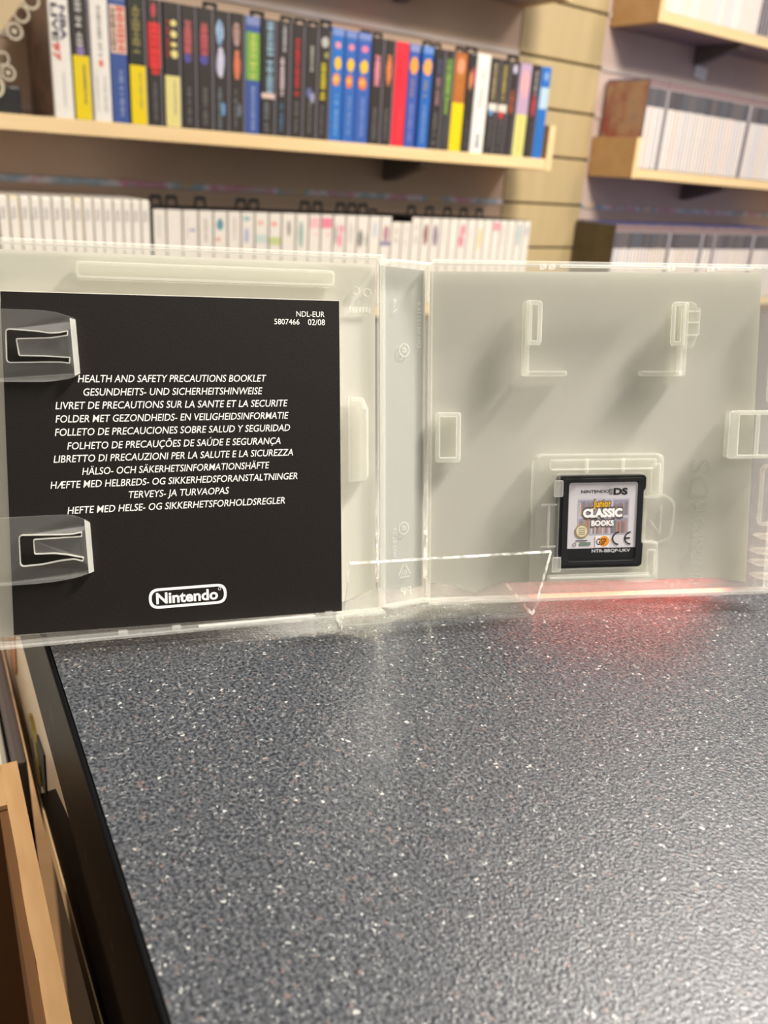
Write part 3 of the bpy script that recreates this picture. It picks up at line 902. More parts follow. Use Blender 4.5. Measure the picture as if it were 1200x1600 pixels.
# seal, publisher mark, conformity mark, age bar
mb.flat(shape_data([circle(59.0, 26.1, 2.75)]), ink((214, 204, 176)), D1, 0)
mb.flat(shape_data([circle(59.0, 26.1, 2.7), circle(59.0, 26.1, 2.2)]), ink((150, 128, 78)), D1 - 0.02, 0)
for z in (27.2, 26.4, 25.6, 24.9):
    mb.quad(57.7, 60.3, z - 0.15, z + 0.15, D1 - 0.02, ink((150, 136, 100)))
mb.quad(64.4, 69.8, 19.6, 24.2, D1, ink((228, 224, 222)))
mb.flat(shape_data([circle(67.9, 22.0, 2.0)]), ink((226, 142, 38)), D1 - 0.02, 0)
mb.flat(text_data('GSP', 3.9, 2.4, bold=0.01), K, D1 - 0.04, 0, place=lambda x, z: (66.8 + x, 21.9 + z))


def arc(cx, cz, r0, r1, a0, a1, n=14):
    o = [(cx + r1 * math.cos(math.radians(a0 + (a1 - a0) * k / n)), cz + r1 * math.sin(math.radians(a0 + (a1 - a0) * k / n))) for k in range(n + 1)]
    i = [(cx + r0 * math.cos(math.radians(a0 + (a1 - a0) * k / n)), cz + r0 * math.sin(math.radians(a0 + (a1 - a0) * k / n))) for k in range(n + 1)]
    return o + i[::-1]


mb.flat(shape_data([arc(73.6, 23.0, 2.05, 2.6, 90, 270)]), K, D1, 0)
mb.flat(shape_data([arc(78.4, 23.0, 2.05, 2.6, 90, 270)]), K, D1, 0)
mb.quad(76.1, 78.2, 22.75, 23.3, D1, K)
mb.quad(58.2, 62.6, 20.6, 21.8, D1, ink((108, 128, 112)))
mb.quad(56.6, 61.2, 22.2, 22.6, D1, ink((70, 70, 74)))
mb.flat(shape_data([circle(56.2, 20.9, 0.7, 16), circle(56.2, 20.9, 0.5, 16)]), K, D1, 0)
mb.build('label_print', lab, gl, fix=False)

# ------------------------------------------------------------------ clear display stand
SBL = Vector((-0.0119, 0.2590, 0.0)); SBR = Vector((0.0584, 0.2802, 0.0))
EV = (SBR - SBL); SW = EV.length; EV.normalize(); VV = Vector((-EV.y, EV.x, 0))


def ST(x, y, z):
    return SBL + EV * x + VV * y + Vector((0, 0, z))


stl = ST(SW / 2, 0.02, 0)
stand = thing('display_stand', 'small clear acrylic display stand under the open case', 'display stand', stl)
ac = acrylic(); ace = acrylic('acrylic_edge', True)


def sheet(prof, th, name):
    """bent sheet: a profile in (y, z), thickened, pulled along x"""
    n = len(prof); nr = []
    for i in range(n):
        a = Vector(prof[max(0, i - 1)]); b = Vector(prof[min(n - 1, i + 1)])
        t = (b - a).normalized(); nr.append(Vector((-t.y, t.x)))
    lo = [Vector(p) - q * th / 2 for p, q in zip(prof, nr)]; hi = [Vector(p) + q * th / 2 for p, q in zip(prof, nr)]
    mb = MB(ST)
    for i in range(n - 1):
        q = [lo[i], lo[i + 1], hi[i + 1], hi[i]]
        for A, B in ((lo[i], lo[i + 1]), (hi[i], hi[i + 1])):
            mb.add([(0, A.x, A.y), (SW, A.x, A.y), (SW, B.x, B.y), (0, B.x, B.y)], [(0, 1, 2, 3)], ac)
        for x in (0, SW):
            mb.add([(x, p.x, p.y) for p in q], [(0, 1, 2, 3)], ace)
    for i in (0, n - 1):
        mb.add([(0, lo[i].x, lo[i].y), (SW, lo[i].x, lo[i].y), (SW, hi[i].x, hi[i].y), (0, hi[i].x, hi[i].y)], [(0, 1, 2, 3)], ace)
    return mb.build(name, stand, stl, weld=True)


sheet([(-0.0062, 0.0300), (-0.0032, 0.0160), (-0.0004, 0.0030), (0.0006, 0.0014), (0.0022, 0.0009), (0.012, 0.0009), (0.036, 0.0009)], 0.0014, 'front_lip')
sheet([(0.036, 0.0009), (0.0385, 0.0016), (0.0400, 0.0040), (0.0560, 0.0700), (0.0572, 0.0716), (0.0590, 0.0706), (0.0800, 0.0012)], 0.0014, 'back_rest')

# ------------------------------------------------------------------ shelves
m_beech = wood('beech_edge', (232, 204, 156), (240, 214, 168), stretch=(5, 60, 60))
m_beech_shaded = wood('beech_panel_shaded', (176, 138, 92), (188, 150, 104), stretch=(8, 30, 30))  # beech darkened for end panels: shade of their side put into the colour
m_brk = plain('bracket_grey', (112, 100, 92), rough=0.4, var=0.1)
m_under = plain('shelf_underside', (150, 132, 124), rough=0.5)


def shelf(label, a0, a1, z0, th, ends, brks, tilt=0.0, cat='shelf'):
    """board with an upright at some ends and wedge brackets underneath; origin at (a0, front, underside)"""
    r = thing('wall_shelf', label, cat, W(a0, FRONT, z0), AZW, 'wooden wall shelves', -tilt)
    L = a1 - a0
    mb = MB(); mb.box(0, L, 0, 0.1425, 0.0004, th, m_beech, bev=0.0012, seg=1); mb.box(0.001, L - 0.001, 0.0015, 0.1425, 0, 0.0006, m_under)
    mb.build('shelf_board', r)
    for side, hgt in ends:
        mb = MB()
        x0, x1 = (L + 0.0003, L + 0.0183) if side > 0 else (-0.0183, -0.0003)
        mb.prism([(0.0, 0.0), (0.1425, 0.0), (0.1425, hgt), (0.0, hgt)], x0, x1, m_beech_shaded, fn=lambda x, y, z: Vector((y, x, z)))
        mb.box(x0, x1, -0.0006, 0.0, 0.0, hgt, m_beech)
        mb.build('end_panel', r)
    for a in brks:
        mb = MB(); x = a - a0
        p = [(0.012, -0.001), (0.1425, -0.001), (0.1425, -0.042), (0.128, -0.042), (0.012, -0.009)]
        mb.prism(p, x - 0.012, x + 0.012, m_brk, fn=lambda x_, y, z: Vector((y, x_, z)))
        mb.build('bracket', r)
    return r


TL = 0.0045
shelf('long wooden shelf holding the row of colourful boxed games', -0.3, 1.4995, 0.1690 - 0.64 * TL, 0.0232, [(1, 0.0925)], [-0.1, 1.165], TL)
shelf('wooden shelf above the colourful boxed games, only its underside in view', -0.3, 1.4995, 0.5105, 0.0225, [(1, 0.0925)], [-0.1, 1.165])
shelf('low wooden shelf hidden behind the open case, under the white game cases', -0.3, 1.4995, -0.1365, 0.0225, [], [-0.1, 1.165])
shelf('middle wooden shelf right of the pale slat strip', 1.8218, 3.2, 0.1722, 0.0225, [(-1, 0.0925)], [2.222, 3.0], -0.0045)
shelf('upper wooden shelf right of the pale slat strip, seen from below', 1.8268, 3.2, 0.5108, 0.0238, [(-1, 0.0925)], [2.172, 3.0])
shelf('low wooden shelf right of the pale slat strip, hidden behind the open case', 1.78, 3.2, -0.157, 0.0225, [], [2.222, 3.0])
mb = MB(); mb.box(0, 0.055, 0, 0.0012, 0, 0.030, plain('glare_white', (246, 244, 244), rough=0.4), bev=0.0004, seg=1)  # glare on the wall, built as a thin white plate
o = mb.build('glare_patch'); o.location = W(2.168, BACK - 0.0042, 0.4415); o.rotation_euler = (0, 0.12, AZW)
tag(o, 'small white patch of glare on the grey wall below the upper right shelf', 'glare patch')

# ------------------------------------------------------------------ boxed games on the long shelf
m_blk = plain('black_plastic_hazed', (52, 47, 48), rough=0.3, var=0.12, scale=60)  # black lifted towards grey, haze put into the colour
m_sheen = plain('cover_edge_sheen', (150, 146, 160), rough=0.12, var=0.1)  # lavender-grey strip stands in for reflections on the clear sleeve
m_tab = plain('hang_tab_black', (18, 17, 17), rough=0.4)


def pseudo(mb, x0, x1, z0, z1, m, y, seed, dens=1.0):
    """a run of small strokes like blurred lettering running down a spine"""
    rd = random.Random(seed)
    z = z1
    w = x1 - x0
    while z > z0 + 0.002:
        h = rd.uniform(0.55, 0.95) * min(w * 0.85, 0.008)
        if rd.random() < 0.10:
            z -= h * 0.7; continue
        k = rd.randint(1, 3)
        lo = max(z0, z - h)
        mb.quad(x0 + w * rd.uniform(0, .12), x1 - w * rd.uniform(0, .12), lo, lo + (z - lo) * rd.uniform(0.30, 0.5), y, m)
        for j in range(k):
            c = x0 + w * (j + 0.5) / k
            mb.quad(c - w * 0.11, c + w * 0.11, lo, z, y, m)
        z = lo - h * 0.22


def blob(mb, x, z, rx, rz, m, y, n=14, seed=0):
    rd = random.Random(seed)
    mb.poly([(x + rx * math.cos(6.2832 * k / n) * rd.uniform(.85, 1.1), z + rz * math.sin(6.2832 * k / n) * rd.uniform(.85, 1.1)) for k in range(n)], y, m)


WHT = (236, 234, 230); BLK = (54, 49, 49); YEL = (232, 208, 20); BLU = (62, 88, 158); BL2 = (44, 112, 196); CRM = (226, 216, 142); GRY = (112, 112, 114)  # BLK is lifted for haze like the case plastic
DTX = (72, 80, 96)
# width, base colour, items.  ('b', z0, z1, colour) band; ('t', z0, z1, x0, x1, colour) lettering; ('o', z, x, rz, rx, colour) spot
GAMES = [
    (0.0301, WHT, [('b', .945, 1, (226, 214, 214)), ('o', .965, .35, .018, .22, (196, 84, 84)), ('t', .08, .36, .5, .62, (200, 200, 200))], 'white game box with dark and red lettering, first on the long shelf'),
    (0.0289, BLK, [('b', .95, 1, WHT), ('o', .975, .3, .016, .2, (206, 96, 100)), ('t', .56, .93, .28, .66, (206, 206, 206)), ('o', .53, .5, .035, .26, (140, 120, 176)), ('b', 0, .495, YEL), ('t', .13, .43, .56, .74, DTX)], 'game box with black upper half and yellow lower half, second on the long shelf'),
    (0.0286, WHT, [('o', .965, .3, .025, .28, (206, 92, 88)), ('t', .5, .88, .36, .62, (150, 148, 150)), ('o', .455, .5, .03, .14, (224, 120, 100)), ('t', .08, .36, .55, .8, (206, 206, 206)), ('t', .08, .4, .12, .3, (214, 214, 214))], 'white game box with grey lettering, between the yellow-black and the blue one'),
    (0.0272, BLU, [('b', .94, 1, (110, 124, 170)), ('b', .545, .905, (226, 196, 180)), ('t', .56, .9, .42, .92, (216, 74, 66)), ('t', .56, .88, .06, .36, (70, 66, 70)), ('t', .06, .42, .42, .72, (150, 164, 206))], 'blue game box with a cream and red panel near the top'),
    (0.0297, (44, 46, 42), [('t', .57, .93, .22, .74, (150, 142, 84)), ('b', 0, .475, YEL), ('t', .13, .42, .56, .72, (150, 150, 110))], 'game box with olive lettering above a yellow lower half'),
    (0.0242, BLK, [('o', .91, .5, .06, .2, (190, 70, 84)), ('t', .42, .83, .22, .88, (226, 50, 52)), ('b', .47, .82, (196, 44, 46)), ('t', .42, .83, .22, .88, (232, 66, 62)), ('t', .05, .36, .3, .62, GRY)], 'black game box with a large red title, beside the cream-bottomed one'),
    (0.0294, BLK, [('t', .57, .86, .1, .42, (150, 60, 52)), ('o', .84, .64, .028, .22, CRM), ('o', .755, .64, .03, .24, CRM), ('o', .675, .64, .02, .22, CRM), ('o', .60, .66, .034, .24, CRM), ('b', 0, .425, CRM), ('t', .1, .39, .56, .72, (148, 156, 150))], 'black game box with cream spots and a cream lower half'),
    (0.0265, BLK, [('o', .72, .42, .165, .34, (150, 72, 84)), ('t', .58, .88, .2, .7, (190, 104, 104)), ('o', .585, .4, .04, .3, (84, 80, 150)), ('t', .05, .36, .3, .62, GRY)], 'black game box with a red and violet title, left of its twin'),
    (0.0289, BLK, [('o', .72, .42, .165, .34, (150, 66, 80)), ('t', .58, .88, .2, .7, (190, 98, 100)), ('o', .585, .4, .04, .3, (84, 80, 160)), ('t', .05, .36, .3, .62, GRY)], 'black game box with a red and violet title, right of its twin'),
    (0.0290, BLK, [('o', .83, .38, .10, .28, (170, 196, 224)), ('t', .72, .92, .25, .55, (84, 132, 190)), ('o', .58, .42, .13, .3, (178, 180, 210)), ('t', .46, .7, .25, .6, (220, 220, 236)), ('o', .2, .6, .06, .16, (100, 150, 200)), ('t', .03, .38, .2, .5, (120, 132, 142))], 'black game box with a pale blue and white title'),
    (0.0271, BLK, [('o', .83, .42, .10, .3, (150, 120, 110)), ('t', .73, .92, .28, .6, (190, 160, 170)), ('o', .57, .46, .12, .3, (196, 104, 80)), ('t', .46, .7, .28, .64, (224, 140, 100)), ('t', .03, .38, .2, .5, GRY), ('o', .2, .66, .06, .14, (110, 120, 140))], 'black game box with a copper and orange title'),
    (0.0283, BLU, [('b', .925, 1, (126, 138, 186)), ('b', .47, .87, (116, 164, 74)), ('t', .48, .86, .3, .74, (200, 206, 110)), ('t', .04, .42, .38, .68, (150, 164, 210))], 'blue game box with a green panel'),
    (0.0302, BLK, [('t', .38, .98, .35, .85, (150, 190, 214)), ('b', .33, .375, (214, 190, 184)), ('t', .03, .3, .2, .56, (120, 124, 130))], 'black game box with tall pale blue lettering, right of the blue and green one'),
    (0.0277, BLK, [('t', .36, .70, .2, .55, (222, 204, 212)), ('t', .72, .97, .4, .66, (200, 200, 206)), ('b', .30, .31, BLK), ('t', .04, .3, .18, .52, (80, 124, 160))], 'black game box with white lettering and a blue edge'),
    (0.0264, BLK, [('t', .37, .88, .26, .66, (206, 48, 54)), ('t', .05, .33, .3, .6, GRY)], 'black game box with thin tall red lettering'),
    (0.0288, BLK, [('t', .6, .83, .4, .66, (190, 190, 182)), ('o', .42, .36, .05, .26, (92, 104, 150)), ('o', .38, .64, .05, .2, (150, 150, 180)), ('t', .05, .34, .3, .6, (110, 114, 108))], 'black game box with a short white title and blue specks'),
    (0.0253, BLK, [('o', .88, .5, .05, .36, (180, 180, 176)), ('o', .77, .66, .03, .2, (150, 150, 90)), ('b', .36, .69, (60, 56, 36)), ('t', .36, .70, .18, .66, (220, 206, 50)), ('t', .05, .32, .25, .5, GRY)], 'black game box with yellow lettering, left of three alike blue ones'),
    (0.0270, BL2, [('b', .935, 1, (120, 146, 204)), ('o', .855, .5, .03, .26, (236, 150, 160)), ('o', .70, .5, .06, .3, (244, 190, 44)), ('o', .555, .42, .06, .32, (226, 140, 76)), ('o', .56, .4, .03, .2, (240, 190, 80)), ('t', .06, .43, .36, .66, (136, 176, 222))], 'bright blue game box with yellow spots, leftmost of three alike'),
    (0.0263, (54, 104, 186), [('b', .935, 1, (120, 140, 200)), ('o', .855, .5, .03, .26, (236, 140, 156)), ('o', .70, .5, .06, .32, (240, 190, 50)), ('o', .555, .42, .065, .32, (222, 120, 66)), ('o', .56, .4, .03, .2, (236, 176, 80)), ('t', .06, .43, .36, .66, (130, 160, 214))], 'blue game box with yellow spots, in the middle of three alike'),
    (0.0309, (60, 98, 180), [('b', .935, 1, (124, 140, 200)), ('o', .855, .5, .03, .26, (236, 130, 156)), ('o', .70, .5, .065, .32, (240, 190, 50)), ('o', .555, .42, .065, .32, (222, 120, 66)), ('o', .56, .4, .03, .2, (236, 176, 80)), ('t', .06, .43, .36, .66, (134, 156, 214))], 'blue game box with yellow spots, rightmost of three alike'),
    (0.0282, BLK, [('t', .56, .84, .22, .76, (220, 140, 160)), ('o', .7, .5, .13, .26, (206, 130, 150)), ('t', .05, .36, .3, .62, GRY)], 'black game box with a short pink title, just right of the three alike blue ones'),
    (0.0244, BLK, [('o', .72, .5, .13, .3, (210, 120, 70)), ('t', .58, .86, .25, .72, (230, 140, 90)), ('t', .05, .36, .3, .62, GRY)], 'black game box with an orange title, left of the red one'),
    (0.0308, (232, 48, 66), [('t', .08, .4, .48, .76, (206, 82, 82)), ('t', .55, .9, .2, .6, (214, 44, 60))], 'bright red game box'),
    (0.0258, (64, 92, 176), [('b', .93, 1, (136, 146, 200)), ('o', .80, .5, .08, .42, (240, 160, 70)), ('t', .5, .68, .25, .6, (160, 140, 128)), ('t', .06, .44, .3, .62, (140, 150, 206))], 'blue game box with an orange splash, left of its pair beside the red one'),
    (0.0272, (44, 102, 186), [('b', .93, 1, (110, 146, 210)), ('o', .80, .5, .08, .42, (244, 168, 80)), ('t', .5, .68, .25, .6, (158, 148, 130)), ('t', .06, .44, .3, .62, (130, 162, 214))], 'blue game box with an orange splash, right of its pair'),
    (0.0274, BLK, [('t', .74, .92, .34, .64, (92, 104, 150)), ('t', .44, .72, .3, .66, (180, 140, 152)), ('t', .05, .38, .25, .6, GRY)], 'black game box with a dusty pink title, left of the one with green lettering'),
    (0.0210, BLK, [('b', .52, .92, (84, 112, 60)), ('t', .37, .92, .22, .62, (158, 204, 92)), ('t', .05, .34, .3, .6, (104, 116, 120))], 'black game box with green lettering'),
    (0.0336, (176, 106, 52), [('o', .86, .5, .09, .32, (220, 150, 116)), ('t', .55, .8, .3, .6, (196, 132, 60)), ('b', 0, .50, YEL)], 'game box with brown upper half and bright yellow lower half'),
    (0.0239, BLK, [('o', .74, .42, .1, .18, (222, 150, 90)), ('o', .78, .74, .1, .14, (206, 84, 96)), ('t', .05, .34, .3, .6, (100, 96, 110))], 'black game box with a small orange figure, left of the tall white one'),
    (0.0362, WHT, [('t', .5, .9, .36, .6, (170, 172, 170)), ('o', .5, .4, .05, .14, (232, 200, 196)), ('t', .06, .2, .36, .62, (60, 82, 150))], 'white game box with faint grey lettering, among black ones'),
    (0.0265, BLK, [('t', .58, .95, .24, .62, (196, 178, 132)), ('b', .46, .54, (222, 218, 210)), ('o', .44, .35, .035, .25, (110, 150, 206)), ('t', .05, .38, .3, .6, GRY)], 'black game box with pale gold lettering and a white band, left of its twin'),
    (0.0269, BLK, [('t', .58, .95, .24, .62, (200, 182, 96)), ('b', .46, .54, (222, 214, 200)), ('o', .43, .4, .04, .25, (206, 60, 70)), ('t', .05, .38, .3, .6, GRY)], 'black game box with deeper gold lettering, white band and red spot'),
    (0.0230, BLK, [('o', .92, .5, .05, .3, (200, 196, 220)), ('t', .46, .72, .2, .62, (222, 110, 60)), ('t', .05, .4, .3, .55, (90, 84, 92))], 'black game box with an orange title below a pale round badge'),
    (0.0361, (186, 160, 190), [('o', .78, .5, .14, .34, (226, 166, 170)), ('b', 0, .46, (214, 212, 130)), ('t', .05, .44, .4, .62, (200, 196, 120))], 'game box with lilac upper half and pale yellow lower half'),
    (0.0253, BLK, [('t', .68, .94, .36, .66, (200, 196, 196)), ('o', .56, .5, .12, .26, (176, 64, 74)), ('t', .04, .4, .3, .6, (88, 82, 86))], 'black game box with white title over a dull red one, beside the last blue box'),
    (0.0277, BL2, [('b', .55, .78, (176, 206, 230)), ('t', .56, .77, .3, .62, (206, 222, 234)), ('t', .1, .45, .35, .6, (60, 128, 206)), ('o', .9, .5, .05, .25, (130, 172, 222))], 'bright blue game box with a pale panel, last at the shelf end panel'),
]
A0 = [0.4255, 0.4566, 0.4866, 0.5163, 0.5456, 0.5768, 0.6039, 0.6348, 0.6625, 0.692, 0.7222, 0.75, 0.7804, 0.8119, 0.8407, 0.8679, 0.8967, 0.923, 0.952, 0.9797, 1.0125, 1.0414, 1.067, 1.0994, 1.1317, 1.1626, 1.1912, 1.2134, 1.2488, 1.2736, 1.3129, 1.3407, 1.3689, 1.3934, 1.4314, 1.4593]
GH = 0.1835; GD = 0.127
TABS = {9: 0, 12: 0, 14: 0, 15: 0, 16: 0, 17: 0, 20: 0, 21: 0, 25: 0, 26: 0, 28: 0, 29: 0, 33: 0}
m_side = cover_art('cover_shaded', [(112, 92, 76), (96, 80, 70), (138, 110, 96), (104, 84, 78)], 24)  # dim colours: shade on the first box's left side put into the print
for i, ((w, base, items, label), a) in enumerate(zip(GAMES, A0)):
    nxt = A0[i + 1] if i + 1 < len(A0) else a + w + 0.001
    w = min(w, nxt - a - 0.0006)
    zb = 0.1690 + 0.0232 + TL * (a + w / 2 - 0.34) - 0.0008
    hh = GH * (1.02 if i in (17, 18, 19, 29) else 1.0) + random.uniform(-0.0006, 0.0006)
    g = thing('game_box', label, 'game box', W(a, FRONT + 0.004, zb), AZW, 'boxed games on the long shelf')
    dark = base == BLK or i in (4,)
    mb = MB(); shellm = m_blk if (dark or i in (27, 33)) else ink(base)
    mb.box(0, w, 0, GD, 0, hh, shellm, bev=0.0014, seg=2)
    mb.quad(0.0, 0, 0, 0, 0, shellm) if False else None
    sh_ = mb.build('case_shell', g)
    mb = MB()
    lw = w * (0.86 if dark else 0.92); x0 = w * 0.04
    mb.box(x0, x0 + lw, -0.0006, 0.0002, 0.0015, hh - 0.0015, ink(base))
    y = -0.0008
    for n_, it in enumerate(items):
        y -= 0.00006
        if it[0] == 'b':
            mb.quad(x0, x0 + lw, max(0.0016, it[1] * hh), min(hh - 0.0016, it[2] * hh), y, ink(it[3]))
        elif it[0] == 't':
            pseudo(mb, x0 + lw * it[3], x0 + lw * it[4], it[1] * hh, it[2] * hh, ink(it[5]), y, i * 31 + n_)
        else:
            blob(mb, x0 + lw * it[2], it[1] * hh, lw * it[4], it[3] * hh, ink(it[5]), y, seed=i + n_)
    if i == 0:
        dk = ink((60, 52, 92))
        mb.flat(text_data('NBA', 0.046, 0.0085, bold=0.03), dk, y - 0.0002, 0, place=lambda x, z: (x0 + lw * .70 + z, hh * .715 - x))
        mb.flat(text_data('LIVE', 0.050, 0.0085, bold=0.03), ink((46, 42, 60)), y - 0.0002, 0, place=lambda x, z: (x0 + lw * .27 + z, hh * .715 - x))
        mb.flat(text_data('97', 0.025, 0.0095, bold=0.03), ink((214, 60, 48)), y - 0.0002, 0, place=lambda x, z: (x0 + lw * .27 + z, hh * .505 - x))
    mb.build('spine_print', g, fix=False)
    if dark:
        mb = MB(); mb.box(w * 0.915, w * 0.975, -0.0007, 0.0002, 0.002, hh - 0.002, m_sheen)
        mb.build('edge_sheen', g)
    if i == 0:
        mb = MB(); mb.box(-0.0006, 0.0002, 0.004, GD - 0.004, 0.004, hh - 0.004, m_side)
        mb.build('cover_print', g)
    if i in TABS:
        mb = MB()
        t = shape_data([rounded(rect(-w * .46, w * .46, 0, 0.017), 0.002, 2), rounded(rect(-w * .25, w * .25, 0.006, 0.0115), 0.002, 2)], 0.002)
        mb.flat(t, m_tab, 0.045, 1, place=lambda x, z: (w / 2 + x, hh - 0.001 + z))
        mb.build('hang_tab', g)

# things at the left end of the long shelf
mb = MB(); mb.box(0, 0.075, 0, 0.08, 0, 0.040, plain('black_box', (34, 34, 36), rough=0.4, var=0.15), bev=0.003)
zz = 0.1690 + 0.0232 + TL * (0.33 - 0.34) - 0.0008
o = mb.build('small_black_box'); o.location = W(0.308, FRONT + 0.025, zz); o.rotation_euler = (0, 0, AZW)
tag(o, 'small black box on the long shelf under the lace', 'box')
lc = thing('lace_cloth', 'cream cloth with a lace border hanging at the shelf end above the small black box', 'cloth', W(0.30, FRONT + 0.01, 0.36), AZW)
m_cloth = plain('cream_cloth', (206, 186, 150), rough=0.85, var=0.05, scale=200)
m_lace = plain('white_lace', (206, 196, 176), rough=0.9)
mb = MB(); mb.prism([(-0.06, 0.045), (0.098, 0.045), (0.098, -0.01), (0.046, -0.075), (-0.06, -0.088)], 0.0, 0.0015, m_cloth)
mb.build('cloth_panel', lc)
mb = MB()
for x, z, r in ((0.105, -0.012, 0.013), (0.090, -0.032, 0.012), (0.058, -0.094, 0.010), (0.064, -0.112, 0.011), (0.048, -0.108, 0.010), (0.040, -0.132, 0.017), (0.078, -0.056, 0.012)):
    mb.flat(shape_data([circle(x, z, r, 20), circle(x, z, r * 0.72, 20)], 0.0012), m_lace, 0.003, 1)
    mb.flat(shape_data([circle(x, z, r * .32, 12)], 0.0012), m_lace, 0.003, 1) if r > 0.0105 and z < -0.05 else None
mb.build('lace_border', lc)

# ------------------------------------------------------------------ white cases on the low shelf
m_wp = plain('white_case_plastic', (230, 226, 218), rough=0.28, var=0.03)
m_wp2 = plain('yellowed_case_plastic', (222, 212, 186), rough=0.3, var=0.03)
ZL = -0.1365 + 0.0225 + 0.0002
WB = [0.3286, 0.3445, 0.3607, 0.377, 0.3927, 0.4095, 0.4265, 0.4428, 0.4582, 0.4749, 0.4908, 0.5079, 0.5242, 0.5395, 0.5551, 0.572]
wii = text_data('Wii', 0.018, 0.0075, bold=0.01)
first = None
for i in range(15):
    a = WB[i]; w = WB[i + 1] - a - 0.0005
    hh = 0.1915
    lab_ = '%s white game case from the picture\'s left edge in the glossy white row' % ordinal(i + 1)
    g = thing('white_game_case', lab_, 'game case', W(a, FRONT + 0.003, ZL), AZW, 'glossy white game cases on the low shelf')
    mb = MB(); mb.box(0, w, 0, 0.135, 0, hh, m_wp2 if i in (1, 7) else m_wp, bev=0.0042, seg=3)
    mb.build('case_shell', g)
    mb = MB(); mb.box(w * .10, w * .80, -0.0004, 0.0002, 0.004, hh - 0.006, ink((236, 233, 228)))
    mb.flat(wii, ink((150, 148, 150)), -0.0006, 0, place=lambda x, z: (w * .44 + z, hh * .865 - x))
    pc = [(180, 176, 190), (196, 190, 180), (206, 150, 120), (150, 170, 200), (190, 196, 160)][i % 5]
    pseudo(mb, w * .3, w * .6, hh * .12, hh * .5, ink(pc), -0.0006, 400 + i)
    if i == 7:
        mb.quad(w * .12, w * .78, hh * .2, hh * .36, -0.0006, ink((222, 150, 120)))
    mb.build('spine_print', g, fix=False)

